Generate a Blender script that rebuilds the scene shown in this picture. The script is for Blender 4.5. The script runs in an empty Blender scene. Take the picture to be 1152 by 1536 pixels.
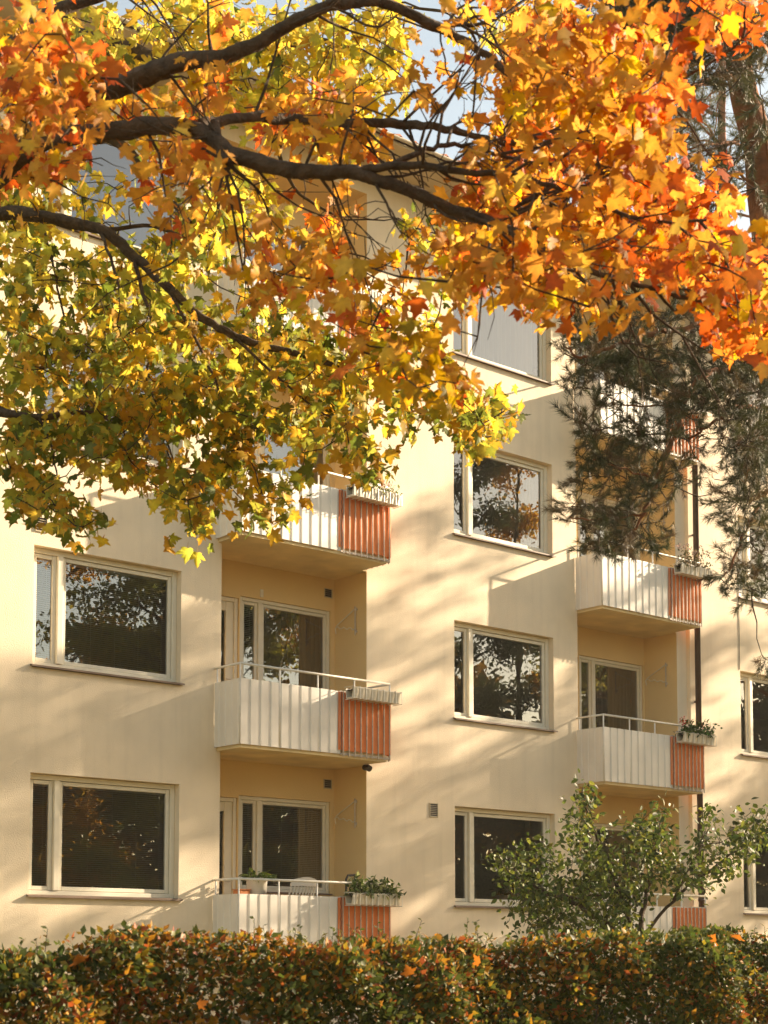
import bpy, math, random
import numpy as np
from mathutils import Vector, Matrix

random.seed(7); rng = np.random.default_rng(11)
scene = bpy.context.scene
COL = scene.collection

# ------------------------------------------------------------------ camera
CAM = np.array([0.0, -17.94, 1.6774]); YAW, PITCH, FPX, PPX, PPY = 0.7165, 0.0791, 2503.9, 576.0, 1235.87
FW = np.array([math.sin(YAW)*math.cos(PITCH), math.cos(YAW)*math.cos(PITCH), math.sin(PITCH)])
RT = np.array([math.cos(YAW), -math.sin(YAW), 0.0]); UP = np.cross(RT, FW)
cd = bpy.data.cameras.new('camera'); cam = bpy.data.objects.new('camera', cd); COL.objects.link(cam)
cd.sensor_width = 36; cd.lens = FPX/1536*36; cd.shift_y = (PPY-768)/1536; cd.clip_start = .1; cd.clip_end = 2000
M4 = Matrix.Identity(4)
for i in range(3):
    M4[i][0], M4[i][1], M4[i][2], M4[i][3] = RT[i], UP[i], -FW[i], CAM[i]
cam.matrix_world = M4
cd.dof.use_dof = True; cd.dof.focus_distance = 21.0; cd.dof.aperture_fstop = 5.6
scene.camera = cam
def at(u, v, D):   # photo pixel + distance along the view -> world point
    return CAM + (FW + RT*(u-PPX)/FPX + UP*(PPY-v)/FPX)*D

# ------------------------------------------------------------------ light
SUN = Vector((3.45, -1.0, 1.44)).normalized()
w = bpy.data.worlds.new('World'); scene.world = w; w.use_nodes = True
nt = w.node_tree; bg = nt.nodes['Background']
sky = nt.nodes.new('ShaderNodeTexSky'); sky.sky_type = 'NISHITA'; sky.sun_disc = False
sky.sun_elevation = math.asin(SUN.z); sky.sun_rotation = math.atan2(SUN.x, SUN.y)
sky.air_density = 1.0; sky.dust_density = 1.0; sky.ozone_density = 1.0
nt.links.new(sky.outputs[0], bg.inputs[0]); bg.inputs[1].default_value = 0.10
sd = bpy.data.lights.new('sun', 'SUN'); sd.energy = 4.4; sd.angle = math.radians(.53); sd.color = (1, .97, .98)
so = bpy.data.objects.new('sun', sd); COL.objects.link(so); so.rotation_euler = SUN.to_track_quat('Z', 'Y').to_euler()
so.location = (40, -20, 40)
vs = scene.view_settings
scene.display_settings.display_device = 'sRGB'
vs.view_transform = 'Standard'; vs.look = 'None'; vs.gamma = 1; vs.use_curve_mapping = False
vs.exposure = 1.8
vs.use_white_balance = True; vs.white_balance_temperature = 10300; vs.white_balance_tint = 10
scene.cycles.use_denoising = True
scene.cycles.max_bounces = 8; scene.cycles.transparent_max_bounces = 16; scene.cycles.caustics_reflective = False; scene.cycles.caustics_refractive = False

# ------------------------------------------------------------------ materials
def mat(name, col, rough=.8, var=0.0, vscale=3.0, bump=0.0, bscale=60.0, metallic=0.0, spec=.4, streak=0.0):
    m = bpy.data.materials.new(name); m.use_nodes = True; t = m.node_tree; N = t.nodes; L = t.links
    p = N['Principled BSDF']; p.inputs['Roughness'].default_value = rough; p.inputs['Metallic'].default_value = metallic
    p.inputs['Specular IOR Level'].default_value = spec
    tc = N.new('ShaderNodeTexCoord')
    c = (*col, 1)
    if var > 0:
        n = N.new('ShaderNodeTexNoise'); n.inputs['Scale'].default_value = vscale; n.inputs['Detail'].default_value = 6
        L.new(tc.outputs['Object'], n.inputs['Vector'])
        r = N.new('ShaderNodeValToRGB'); r.color_ramp.elements[0].position = .3; r.color_ramp.elements[1].position = .7
        r.color_ramp.elements[0].color = (*[x*(1-var) for x in col], 1); r.color_ramp.elements[1].color = (*[min(1, x*(1+var*.5)) for x in col], 1)
        L.new(n.outputs[0], r.inputs[0]); out = r.outputs[0]
        if streak > 0:
            mp = N.new('ShaderNodeMapping'); mp.inputs['Scale'].default_value = (6, 6, .35)
            L.new(tc.outputs['Object'], mp.inputs[0])
            n2 = N.new('ShaderNodeTexNoise'); n2.inputs['Scale'].default_value = 1.3; n2.inputs['Detail'].default_value = 8
            L.new(mp.outputs[0], n2.inputs['Vector'])
            mr = N.new('ShaderNodeMapRange'); mr.inputs[1].default_value = .5; mr.inputs[2].default_value = .75; mr.inputs[3].default_value = 0; mr.inputs[4].default_value = streak
            L.new(n2.outputs[0], mr.inputs[0])
            mx = N.new('ShaderNodeMixRGB'); mx.blend_type = 'MIX'; L.new(mr.outputs[0], mx.inputs[0]); L.new(out, mx.inputs[1])
            mx.inputs[2].default_value = (*[x*.72 for x in col], 1); out = mx.outputs[0]
        L.new(out, p.inputs['Base Color'])
    else:
        p.inputs['Base Color'].default_value = c
    if bump > 0:
        b = N.new('ShaderNodeTexNoise'); b.inputs['Scale'].default_value = bscale; b.inputs['Detail'].default_value = 5
        L.new(tc.outputs['Object'], b.inputs['Vector'])
        bm_ = N.new('ShaderNodeBump'); bm_.inputs['Strength'].default_value = bump; bm_.inputs['Distance'].default_value = .02
        L.new(b.outputs[0], bm_.inputs['Height']); L.new(bm_.outputs[0], p.inputs['Normal'])
    return m

def leaf_mat(name, trans=.45, rough=.5, gain=1.0):
    m = bpy.data.materials.new(name); m.use_nodes = True; t = m.node_tree; N = t.nodes; L = t.links
    p = N['Principled BSDF']; p.inputs['Roughness'].default_value = rough; p.inputs['Specular IOR Level'].default_value = .35
    a = N.new('ShaderNodeAttribute'); a.attribute_name = 'col'
    g = N.new('ShaderNodeTexNoise'); g.inputs['Scale'].default_value = 30; tc = N.new('ShaderNodeTexCoord'); L.new(tc.outputs['Object'], g.inputs['Vector'])
    mr = N.new('ShaderNodeMapRange'); mr.inputs[3].default_value = .75*gain; mr.inputs[4].default_value = 1.2*gain; L.new(g.outputs[0], mr.inputs[0])
    mu = N.new('ShaderNodeMixRGB'); mu.blend_type = 'MULTIPLY'; mu.inputs[0].default_value = 1
    L.new(a.outputs['Color'], mu.inputs[1]); L.new(mr.outputs[0], mu.inputs[2])
    L.new(mu.outputs[0], p.inputs['Base Color'])
    tr = N.new('ShaderNodeBsdfTranslucent'); L.new(mu.outputs[0], tr.inputs[0])
    mx = N.new('ShaderNodeMixShader'); mx.inputs[0].default_value = trans
    L.new(p.outputs[0], mx.inputs[1]); L.new(tr.outputs[0], mx.inputs[2]); L.new(mx.outputs[0], N['Material Output'].inputs[0])
    return m

def glass_mat():
    m = bpy.data.materials.new('window_glass'); m.use_nodes = True; t = m.node_tree; N = t.nodes; L = t.links
    N.remove(N['Principled BSDF'])
    tr = N.new('ShaderNodeBsdfTransparent'); tr.inputs[0].default_value = (.80, .82, .80, 1)
    gl = N.new('ShaderNodeBsdfGlossy'); gl.inputs['Roughness'].default_value = 0.0
    fr = N.new('ShaderNodeFresnel'); fr.inputs[0].default_value = 3.0
    tc = N.new('ShaderNodeTexCoord'); n = N.new('ShaderNodeTexNoise'); n.inputs['Scale'].default_value = 2.2; n.inputs['Detail'].default_value = 1
    L.new(tc.outputs['Object'], n.inputs['Vector'])
    b = N.new('ShaderNodeBump'); b.inputs['Strength'].default_value = .035; b.inputs['Distance'].default_value = .02
    L.new(n.outputs[0], b.inputs['Height']); L.new(b.outputs[0], gl.inputs['Normal'])
    mx = N.new('ShaderNodeMixShader'); L.new(fr.outputs[0], mx.inputs[0]); L.new(tr.outputs[0], mx.inputs[1]); L.new(gl.outputs[0], mx.inputs[2])
    L.new(mx.outputs[0], N['Material Output'].inputs[0]); return m

MT = dict(
    wall=mat('cream_stucco', (.80, .668, .505), .9, .10, 1.6, .28, 70, streak=.28),
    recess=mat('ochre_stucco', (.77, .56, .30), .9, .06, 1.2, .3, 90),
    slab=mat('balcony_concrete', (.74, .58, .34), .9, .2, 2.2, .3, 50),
    paint=mat('cream_window_paint', (.72, .66, .54), .45, .05, 8, .05, 30),
    sill=mat('brown_sill_sheet', (.20, .135, .10), .55, .15, 6),
    white=mat('white_corrugated_sheet', (.76, .71, .64), .5, .09, 2.5, streak=.35),
    rail=mat('white_rail_paint', (.74, .70, .63), .4, .12, 20),
    bar=mat('grey_bar_paint', (.52, .44, .37), .5, .2, 20),
    orange=mat('orange_fabric', (.78, .215, .075), .85, .12, 5, .15, 200),
    red=mat('red_sheet', (.55, .10, .05), .6, .15, 5),
    tile=mat('red_roof_tile', (.30, .11, .06), .8, .3, 6, .3, 30),
    soffit=mat('soffit_boards', (.55, .45, .30), .8, .1, 3),
    gutter=mat('gutter_metal', (.55, .48, .38), .4, .1, 5),
    pipe=mat('brown_downpipe', (.055, .03, .02), .35, .2, 6),
    glass=glass_mat(),
    blind=mat('blind_slats', (.80, .76, .70), .5),
    inner=mat('room_wall', (.60, .50, .36), .9),
    innerfloor=mat('room_floor', (.2, .13, .08), .6),
    curtain=mat('beige_curtain', (.45, .38, .28), .9, .15, 8),
    browncurtain=mat('brown_curtain', (.16, .085, .045), .9, .2, 8),
    vent=mat('vent_metal', (.5, .42, .3), .6),
    dark=mat('dark_metal', (.04, .03, .025), .5),
    planter=mat('white_planter_plastic', (.66, .60, .50), .5, .1, 10),
    pot=mat('white_glazed_pot', (.75, .70, .62), .3),
    bluepot=mat('pale_blue_pot', (.45, .5, .48), .4),
    terracotta=mat('terracotta', (.6, .2, .07), .7, .1, 9),
    soil=mat('soil', (.05, .03, .02), .95),
    lawn=mat('lawn', (.17, .125, .05), .95, .4, 1.5, .5, 30),  # brown tone picked so that light bounced off it warms the shaded walls
    bark=mat('maple_bark', (.085, .055, .035), .95, .5, 14, 1.0, 45),
    pinebark=mat('pine_bark', (.24, .09, .04), .95, .45, 9, 1.0, 30),
    twig=mat('twig_bark', (.06, .037, .022), .9, .3, 20),
    maple=leaf_mat('maple_leaf', .55, .6, 1.05),
    green=leaf_mat('green_leaf', .35, .55),
    needle=leaf_mat('pine_needle', .2, .5),
    plinth=mat('grey_plinth', (.3, .27, .23), .9, .15, 4, .3, 60),
    flower=mat('red_flower', (.6, .03, .03), .7),
)

# ------------------------------------------------------------------ helpers
def tag(o, label, cat, group=None, kind=None):
    if label: o['label'] = label
    if cat: o['category'] = cat
    if group: o['group'] = group
    if kind: o['kind'] = kind
    return o
def empty(name, loc, label, cat, group=None):
    o = bpy.data.objects.new(name, None); COL.objects.link(o); o.location = loc; o.empty_display_size = .1
    return tag(o, label, cat, group)
def wloc(o):
    p = Vector((0, 0, 0))
    while o is not None: p += o.location; o = o.parent
    return np.array(p)
class MB:
    def __init__(s): s.v = []; s.f = []
    def add(s, vs, fs):
        n = len(s.v); s.v += [tuple(map(float, x)) for x in vs]; s.f += [tuple(n+i for i in f) for f in fs]; return s
    def quad(s, a, b, c, d): return s.add([a, b, c, d], [(0, 1, 2, 3)])
    def box(s, x0, x1, y0, y1, z0, z1, bev=0.0):
        if bev <= 0:
            return s.add([(x0,y0,z0),(x1,y0,z0),(x1,y1,z0),(x0,y1,z0),(x0,y0,z1),(x1,y0,z1),(x1,y1,z1),(x0,y1,z1)],
                         [(3,2,1,0),(4,5,6,7),(0,1,5,4),(1,2,6,5),(2,3,7,6),(3,0,4,7)])
        b = bev; vs = []   # chamfered box
        X, Y, Z = (x0, x1), (y0, y1), (z0, z1); idx = {}
        for i in (0, 1):
            for j in (0, 1):
                for k in (0, 1):
                    sx, sy, sz = (1 if i == 0 else -1), (1 if j == 0 else -1), (1 if k == 0 else -1)
                    for ax in range(3):
                        p = [X[i]+sx*b, Y[j]+sy*b, Z[k]+sz*b]; p[ax] = (X[i], Y[j], Z[k])[ax]
                        idx[i, j, k, ax] = len(vs); vs.append(p)
        F = []
        F += [(idx[0,0,0,0],idx[0,0,1,0],idx[0,1,1,0],idx[0,1,0,0]),(idx[1,0,0,0],idx[1,1,0,0],idx[1,1,1,0],idx[1,0,1,0])]
        F += [(idx[0,0,0,1],idx[1,0,0,1],idx[1,0,1,1],idx[0,0,1,1]),(idx[0,1,0,1],idx[0,1,1,1],idx[1,1,1,1],idx[1,1,0,1])]
        F += [(idx[0,0,0,2],idx[0,1,0,2],idx[1,1,0,2],idx[1,0,0,2]),(idx[0,0,1,2],idx[1,0,1,2],idx[1,1,1,2],idx[0,1,1,2])]
        for j in (0,1):
            for k in (0,1):
                F.append((idx[0,j,k,1],idx[1,j,k,1],idx[1,j,k,2],idx[0,j,k,2]))
                F.append((idx[j,0,k,0],idx[j,1,k,0],idx[j,1,k,2],idx[j,0,k,2]))
                F.append((idx[j,k,0,0],idx[j,k,1,0],idx[j,k,1,1],idx[j,k,0,1]))
        for i in (0,1):
            for j in (0,1):
                for k in (0,1): F.append((idx[i,j,k,0],idx[i,j,k,1],idx[i,j,k,2]))
        return s.add(vs, F)
    def tube(s, pts, rad, n=8, cap=True):
        pts = [np.array(p, float) for p in pts]; m = len(pts)
        if np.isscalar(rad): rad = [rad]*m
        u = None; base = len(s.v)
        for i in range(m):
            d = pts[min(i+1, m-1)]-pts[max(i-1, 0)]; L = np.linalg.norm(d); d = d/(L if L > 1e-9 else 1)
            if u is None: u = np.cross(d, [0, 0, 1] if abs(d[2]) < .9 else [1, 0, 0])
            else: u = u-d*(u@d)
            u = u/max(np.linalg.norm(u), 1e-9); w_ = np.cross(d, u)
            for k in range(n):
                a = 2*math.pi*k/n; s.v.append(tuple(pts[i]+rad[i]*(math.cos(a)*u+math.sin(a)*w_)))
        for i in range(m-1):
            for k in range(n):
                k2 = (k+1) % n
                s.f.append((base+i*n+k, base+i*n+k2, base+(i+1)*n+k2, base+(i+1)*n+k))
        if cap:
            s.f.append(tuple(base+k for k in range(n))[::-1]); s.f.append(tuple(base+(m-1)*n+k for k in range(n)))
        return s
    def lathe(s, prof, c=(0, 0, 0), n=20):
        base = len(s.v)
        for r, z in prof:
            for k in range(n):
                a = 2*math.pi*k/n; s.v.append((c[0]+r*math.cos(a), c[1]+r*math.sin(a), c[2]+z))
        for i in range(len(prof)-1):
            for k in range(n):
                k2 = (k+1) % n; s.f.append((base+i*n+k, base+i*n+k2, base+(i+1)*n+k2, base+(i+1)*n+k))
        s.f.append(tuple(base+k for k in range(n))[::-1]); return s
    def build(s, name, m, parent=None, smooth=False, loc=None):
        # vertices are in world space unless loc is given (then they are local to the parent and loc places the object)
        me = bpy.data.meshes.new(name)
        off = wloc(parent) if (parent is not None and loc is None) else np.zeros(3)
        me.from_pydata([tuple(np.array(v)-off) for v in s.v], [], s.f); me.materials.append(m); me.update()
        if smooth: me.polygons.foreach_set('use_smooth', [True]*len(me.polygons))
        o = bpy.data.objects.new(name, me); COL.objects.link(o); o.parent = parent
        if loc is not None: o.location = loc
        return o
def copy_tree(o, parent=None):
    c = o.copy(); COL.objects.link(c); c.parent = parent
    for ch in list(o.children): copy_tree(ch, c)
    return c
def scatter(name, tv, tf, pos, R, sc, col, m, parent=None, vary=None):
    """one mesh from many copies of a small template (leaves of one crown)"""
    tv = np.asarray(tv, float); tf = np.asarray(tf, int); N = len(pos); nv = len(tv)
    sc = np.asarray(sc, float).reshape(N, 1, 1)
    TV = np.repeat(tv[None], N, 0)
    if vary is not None:      # every leaf its own curl, width and tooth shape
        TV[:, :, 2] = TV[:, :, 2]*rng.uniform(-1.2, 3.2, (N, 1))+TV[:, :, 0]*rng.normal(0, .18, (N, 1))*np.abs(TV[:, :, 1]); TV[:, :, 0] *= rng.uniform(.78, 1.12, (N, 1)); TV[:, 1:, :2] += rng.normal(0, .022, (N, nv-1, 2))
    V = np.einsum('nij,nvj->nvi', R, TV)*sc + pos[:, None, :]
    if parent is not None: V = V - wloc(parent)
    V = V.reshape(-1, 3); F = (tf[None]+(np.arange(N)*nv)[:, None, None]).reshape(-1, 3)
    me = bpy.data.meshes.new(name)
    me.vertices.add(len(V)); me.vertices.foreach_set('co', V.astype(np.float32).ravel())
    me.loops.add(F.size); me.loops.foreach_set('vertex_index', F.astype(np.int32).ravel())
    me.polygons.add(len(F)); me.polygons.foreach_set('loop_start', (np.arange(len(F))*3).astype(np.int32))
    me.update(calc_edges=True)
    a = me.color_attributes.new('col', 'FLOAT_COLOR', 'POINT')
    c = np.ones((N, nv, 4), np.float32); c[:, :, :3] = np.asarray(col)[:, None, :]*(1 if vary is None else np.asarray(vary)[None]*rng.uniform(.85, 1.1, (N, nv, 1)))
    a.data.foreach_set('color', c.ravel()); me.materials.append(m); me.validate()
    o = bpy.data.objects.new(name, me); COL.objects.link(o); o.parent = parent
    return o
def frames(tip, nrm):
    """rotation matrices whose Y axis is tip and Z axis is close to nrm"""
    y = tip/np.linalg.norm(tip, axis=1, keepdims=True)
    z = nrm-(nrm*y).sum(1, keepdims=True)*y; z /= np.maximum(np.linalg.norm(z, axis=1, keepdims=True), 1e-6)
    x = np.cross(y, z); return np.stack([x, y, z], axis=2)
def rdir(n):
    v = rng.normal(size=(n, 3)); return v/np.linalg.norm(v, axis=1, keepdims=True)

def wood(trunk, tw, m1, parent):
    n1 = len(trunk.f); trunk.add(tw.v, tw.f); o = trunk.build('trunk', MT[m1], parent, smooth=True)
    o.data.materials.append(MT['twig']); mi = np.zeros(len(trunk.f), np.int32); mi[n1:] = 1
    o.data.polygons.foreach_set('material_index', mi); return o

# leaf templates --------------------------------------------------
_half = [(0, 0), (.18, -.09), (.40, -.05), (.35, .10), (.55, .24), (.70, .46), (.47, .46), (.27, .42), (.33, .63), (.20, .66), (.13, .82), (0, 1.04)]
_out = _half + [(-x, y) for x, y in _half[-2:0:-1]]
MAPLE_V = [(0, .30, .06)] + [(x, y, -.28*x*x-.10*(y-.3)**2+(.03 if i % 2 else -.03)) for i, (x, y) in enumerate(_out)]
MAPLE_F = [(0, 1+i, 1+(i+1) % len(_out)) for i in range(len(_out))]
_k = len(MAPLE_V); MAPLE_V += [(-.014, .02, 0), (.014, .02, 0), (.0, -.55, .08)]; MAPLE_F += [(_k, _k+1, _k+2)]      # the leaf stalk
MAPLE_C = [(1.12, 1.2, 1.2)]+[(.92, .80, .8) if math.hypot(x, y-.3) > .5 else (1.03, 1.06, 1) for x, y in _out]+[(.7, .4, .5)]*3
OVAL_V = [(0, 0, 0), (.22, .25, .05), (.25, .55, .05), (0, 1, -.06), (-.25, .55, .05), (-.22, .25, .05), (0, .5, -.02)]
OVAL_F = [(0, 1, 6), (1, 2, 6), (2, 3, 6), (3, 4, 6), (4, 5, 6), (5, 0, 6)]
KITE_V = [(0, 0, 0), (.28, .45, .07), (0, 1, 0), (-.28, .45, .07)]
KITE_F = [(0, 1, 2), (0, 2, 3)]
def tuft(n, seed, L=.075, stem=.16):
    r = np.random.default_rng(seed); V = []; F = []
    for i in range(n):
        t = r.random()**.7*stem; a = r.random()*2*math.pi; el = r.uniform(.35, 1.0)
        d = np.array([math.cos(a)*math.sin(el), math.cos(el), math.sin(a)*math.sin(el)]); p = np.array([0, t, 0]); l = L*r.uniform(.7, 1.15)
        s_ = np.cross(d, r.normal(size=3)); s_ /= np.linalg.norm(s_)
        k = len(V); V += [p-s_*.0018, p+s_*.0018, p+d*l]; F.append((k, k+1, k+2))
    return V, F

# ------------------------------------------------------------------ ground
g = MB(); R_ = 900
ring = [0, 12, 30, 80, 300, R_]
vs_ = [(10, -8, 0)]; 
for r in ring[1:]:
    for k in range(32): vs_.append((10+r*math.cos(k*math.pi/16), -8+r*math.sin(k*math.pi/16), 0))
fs_ = [(0, 1+k, 1+(k+1) % 32) for k in range(32)]
for i in range(len(ring)-2):
    for k in range(32): fs_.append((1+i*32+k, 1+(i+1)*32+k, 1+(i+1)*32+(k+1) % 32, 1+i*32+(k+1) % 32))
g.add(vs_, fs_); tag(g.build('ground', MT['lawn']), 'lawn around the apartment building, browned to warm the light it bounces', 'ground', kind='structure')

# ------------------------------------------------------------------ building
S = 2.8
A0, C0, E0 = 9.956, 17.02, 23.89
WW, WH, ZS = 2.16, 1.51, 2.385
B0, B1, D0, D1 = 12.755, 15.294, 19.744, 22.24
YR = .72; ZB = 1.617; ZF = 1.70; ZCTOP = 4.374+3*S
XL, XR, ZTOP, XSTEP, YSTEP = 5.0, 36.0, 13.35, 22.50, -.08
bld = empty('apartment_building', (16, 5, 0), 'cream four-storey apartment block with corrugated balconies and red tiled roof', 'building')

def cells(mb, x0, x1, z0, z1, holes, y):
    xs = sorted({x0, x1, *[h[0] for h in holes], *[h[1] for h in holes]}); zs = sorted({z0, z1, *[h[2] for h in holes], *[h[3] for h in holes]})
    for i in range(len(xs)-1):
        for j in range(len(zs)-1):
            cx, cz = (xs[i]+xs[i+1])/2, (zs[j]+zs[j+1])/2
            if any(h[0] < cx < h[1] and h[2] < cz < h[3] for h in holes): continue
            mb.quad((xs[i], y, zs[j]), (xs[i+1], y, zs[j]), (xs[i+1], y, zs[j+1]), (xs[i], y, zs[j+1]))
def reveal(mb, h, y0, y1):
    a, b, c, d = h
    mb.quad((a, y0, c), (b, y0, c), (b, y1, c), (a, y1, c)); mb.quad((a, y0, d), (a, y1, d), (b, y1, d), (b, y0, d))
    mb.quad((a, y0, c), (a, y1, c), (a, y1, d), (a, y0, d)); mb.quad((b, y0, c), (b, y0, d), (b, y1, d), (b, y1, c))

wins = []   # (x, z, y of facade, column, storey)
for k in range(4):
    wins += [(A0, ZS+S*k, 0, 'A', k), (C0, ZS+.01+S*k, 0, 'C', k), (E0, ZS+.01+S*k, YSTEP, 'E', k), (E0+4.6, ZS+.01+S*k, YSTEP, 'F', k)]
hl = [(x, x+WW, z, z+WH) for x, z, y, c, k in wins if c in 'AC'] + [(B0, B1, ZF, ZCTOP), (D0, D1, ZF, ZCTOP)]
hr = [(x, x+WW, z, z+WH) for x, z, y, c, k in wins if c in 'EF']
m_ = MB(); cells(m_, XL, XSTEP, .9, ZTOP, hl, 0)
for h in hl[:-2]: reveal(m_, h, 0, .22)
cells(m_, XSTEP, XR, .9, ZTOP, hr, YSTEP)
for h in hr: reveal(m_, h, YSTEP, YSTEP+.22)
m_.quad((XSTEP, 0, .9), (XSTEP, YSTEP, .9), (XSTEP, YSTEP, ZTOP), (XSTEP, 0, ZTOP))
m_.quad((XL, 11, .9), (XL, 0, .9), (XL, 0, ZTOP), (XL, 11, ZTOP)); m_.quad((XR, YSTEP, .9), (XR, 11, .9), (XR, 11, ZTOP), (XR, YSTEP, ZTOP))
m_.quad((XR, 11, .9), (XL, 11, .9), (XL, 11, ZTOP), (XR, 11, ZTOP))
m_.build('facade_wall', MT['wall'], bld)
MB().box(XL+.03, XR-.03, .03, 10.97, -.3, .9).build('plinth', MT['plinth'], bld)

# recesses behind the balconies
UD = (.06, .81, 0, 2.16); UW = (.83, 2.46, .86, 2.20)     # door and window openings, local to the recess
for rx0, rx1 in ((B0, B1), (D0, D1)):
    r_ = MB(); holes = []
    for k in range(4):
        zf = ZF+S*k
        holes += [(rx0+UD[0], rx0+UD[1], zf+.02, zf+UD[3]), (rx0+UW[0], min(rx0+UW[1], rx1-.03), zf+UW[2], zf+UW[3])]
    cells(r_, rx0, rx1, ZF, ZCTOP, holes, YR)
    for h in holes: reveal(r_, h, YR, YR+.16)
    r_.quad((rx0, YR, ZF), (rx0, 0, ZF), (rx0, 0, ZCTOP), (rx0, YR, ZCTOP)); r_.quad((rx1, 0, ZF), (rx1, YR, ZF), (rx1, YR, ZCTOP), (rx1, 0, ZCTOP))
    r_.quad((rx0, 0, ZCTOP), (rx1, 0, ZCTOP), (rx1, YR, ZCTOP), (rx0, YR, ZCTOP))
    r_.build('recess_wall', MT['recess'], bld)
# dim interior so that the rooms read as rooms
i_ = MB(); 
i_.quad((XL+.1, 5, .95), (XR-.1, 5, .95), (XR-.1, 5, ZTOP-.1), (XL+.1, 5, ZTOP-.1))
for x in (B0-.25, 16.2, D0-.2, D1+.12): i_.box(x-.06, x+.06, .95, 4.99, .96, ZTOP-.15)
i_.build('partition_wall', MT['inner'], bld)
f_ = MB()
for k in range(5): f_.box(XL+.15, XR-.15, .95, 4.98, 1.48+S*k, 1.66+S*k)
f_.build('floor_slab', MT['innerfloor'], bld)

# roof with tiles, eave, gutter
YE, ZE = -.92, 13.12
ro = MB(); rise = math.tan(math.radians(19)); yb = 5.5
xs = np.arange(XL-.6, XR+.6, .10)
rows = list(np.linspace(YE-.05, yb, 22))
vv = []; 
for j, y in enumerate(rows):
    for st in (0, 1):
        for i, x in enumerate(xs):
            vv.append((x, y+(.02 if st else 0), ZE+.12+(y-YE)*rise+.035*math.sin(2*math.pi*x/.30)+(.0 if st else -.035)))
nx = len(xs); ff = []
for j in range(len(rows)*2-1):
    for i in range(nx-1): ff.append((j*nx+i, j*nx+i+1, (j+1)*nx+i+1, (j+1)*nx+i))
ro.add(vv, ff)
zr = ZE+.12+(yb-YE)*rise
ro.quad((XL-.6, yb+.02, zr), (XR+.6, yb+.02, zr), (XR+.6, 12, ZE+.1), (XL-.6, 12, ZE+.1))
roof = ro.build('roof', MT['tile'], bld, smooth=True)
so_ = MB(); so_.box(XL-.55, XR+.55, YE, -.01, ZE-.02, ZE+.02); so_.box(XL-.55, XR+.55, -.008, .1, ZE-.02, ZTOP+.05); so_.build('soffit', MT['soffit'], roof)
gu = MB(); n_ = 10
for i in range(n_):
    a, b = math.pi*i/n_, math.pi*(i+1)/n_
    gu.quad((XL-.6, YE-.06-.035*math.cos(a), ZE+.05-.035*math.sin(a)), (XR+.6, YE-.06-.035*math.cos(a), ZE+.05-.035*math.sin(a)), (XR+.6, YE-.06-.035*math.cos(b), ZE+.05-.035*math.sin(b)), (XL-.6, YE-.06-.035*math.cos(b), ZE+.05-.035*math.sin(b)))
gu.build('gutter', MT['gutter'], roof)

# windows --------------------------------------------------------
def frame_rect(mb, x0, x1, z0, z1, t, y0, y1, bev=.004):
    mb.box(x0, x0+t, y0, y1, z0, z1, bev); mb.box(x1-t, x1, y0, y1, z0, z1, bev)
    mb.box(x0+t+.001, x1-t-.001, y0+.002, y1-.002, z1-t, z1-.001, bev); mb.box(x0+t+.001, x1-t-.001, y0+.002, y1-.002, z0+.001, z0+t, bev)
def window_proto():
    f = MB(); f.box(.003, .055, .10, .20, .035, WH-.003, .004); f.box(WW-.07, WW-.003, .10, .20, .035, WH-.003, .004)
    f.box(.056, WW-.071, .102, .198, WH-.065, WH-.004, .004); f.box(.056, WW-.071, .102, .198, .036, .09, .004)
    f.box(.385, .465, .085, .199, .091, WH-.066, .006)
    o = f.build('window', MT['paint'], bld, loc=(0, 0, 0))
    c = MB(); frame_rect(c, .06, .38, .095, WH-.07, .05, .125, .175); c.build('casement', MT['paint'], o, loc=(0, 0, 0))
    c = MB(); frame_rect(c, .47, WW-.075, .095, WH-.07, .05, .125, .175); c.build('casement', MT['paint'], o, loc=(0, 0, 0))
    p = MB(); p.quad((.10, .15, .14), (.34, .15, .14), (.34, .15, WH-.115), (.10, .15, WH-.115)); p.build('pane', MT['glass'], o, loc=(0, 0, 0))
    p = MB(); p.quad((.51, .15, .14), (WW-.12, .15, .14), (WW-.12, .15, WH-.115), (.51, .15, WH-.115)); p.build('pane', MT['glass'], o, loc=(0, 0, 0))
    s = MB(); s.add([(-.03, -.055, .0), (WW+.03, -.055, 0), (WW+.03, .0, .012), (-.03, .0, .012), (-.03, -.055, .022), (WW+.03, -.055, .022), (WW+.03, 0, .034), (-.03, 0, .034)],
                    [(3,2,1,0),(4,5,6,7),(0,1,5,4),(1,2,6,5),(2,3,7,6),(3,0,4,7)])
    s.box(.002, WW-.002, .001, .099, .006, .034)
    s.build('sill', MT['sill'], o, loc=(0, 0, 0))
    return o
def blind_mesh(x0, x1, z0, z1, y, tilt):
    b = MB(); n = int((z1-z0)/.026); h = .0125
    for i in range(n):
        z = z0+.013+i*.026
        b.quad((x0, y-h*math.cos(tilt), z+h*math.sin(tilt)), (x1, y-h*math.cos(tilt), z+h*math.sin(tilt)), (x1, y+h*math.cos(tilt), z-h*math.sin(tilt)), (x0, y+h*math.cos(tilt), z-h*math.sin(tilt)))
    b.box(x0, x1, y-.012, y+.012, z1, z1+.025)
    nx_ = max(2, int((x1-x0)/.36)+1)
    for i in range(nx_):
        x = x0+.06+(x1-x0-.12)*i/max(1, nx_-1); b.box(x-.003, x+.003, y-.0145, y-.0135, z0, z1)
    return b
wproto = window_proto(); WIN = {}
for i, (x, z, y, c, k) in enumerate(wins):
    o = wproto if i == 0 else copy_tree(wproto, bld)
    o.location = tuple(np.array((x, y, z))-wloc(bld)); WIN[c, k] = o
bl1 = blind_mesh(.10, .345, .14, WH-.14, .205, -.5); bl2 = blind_mesh(.51, WW-.12, .14, WH-.14, .205, -.5)
ob1 = ob2 = None
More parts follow.
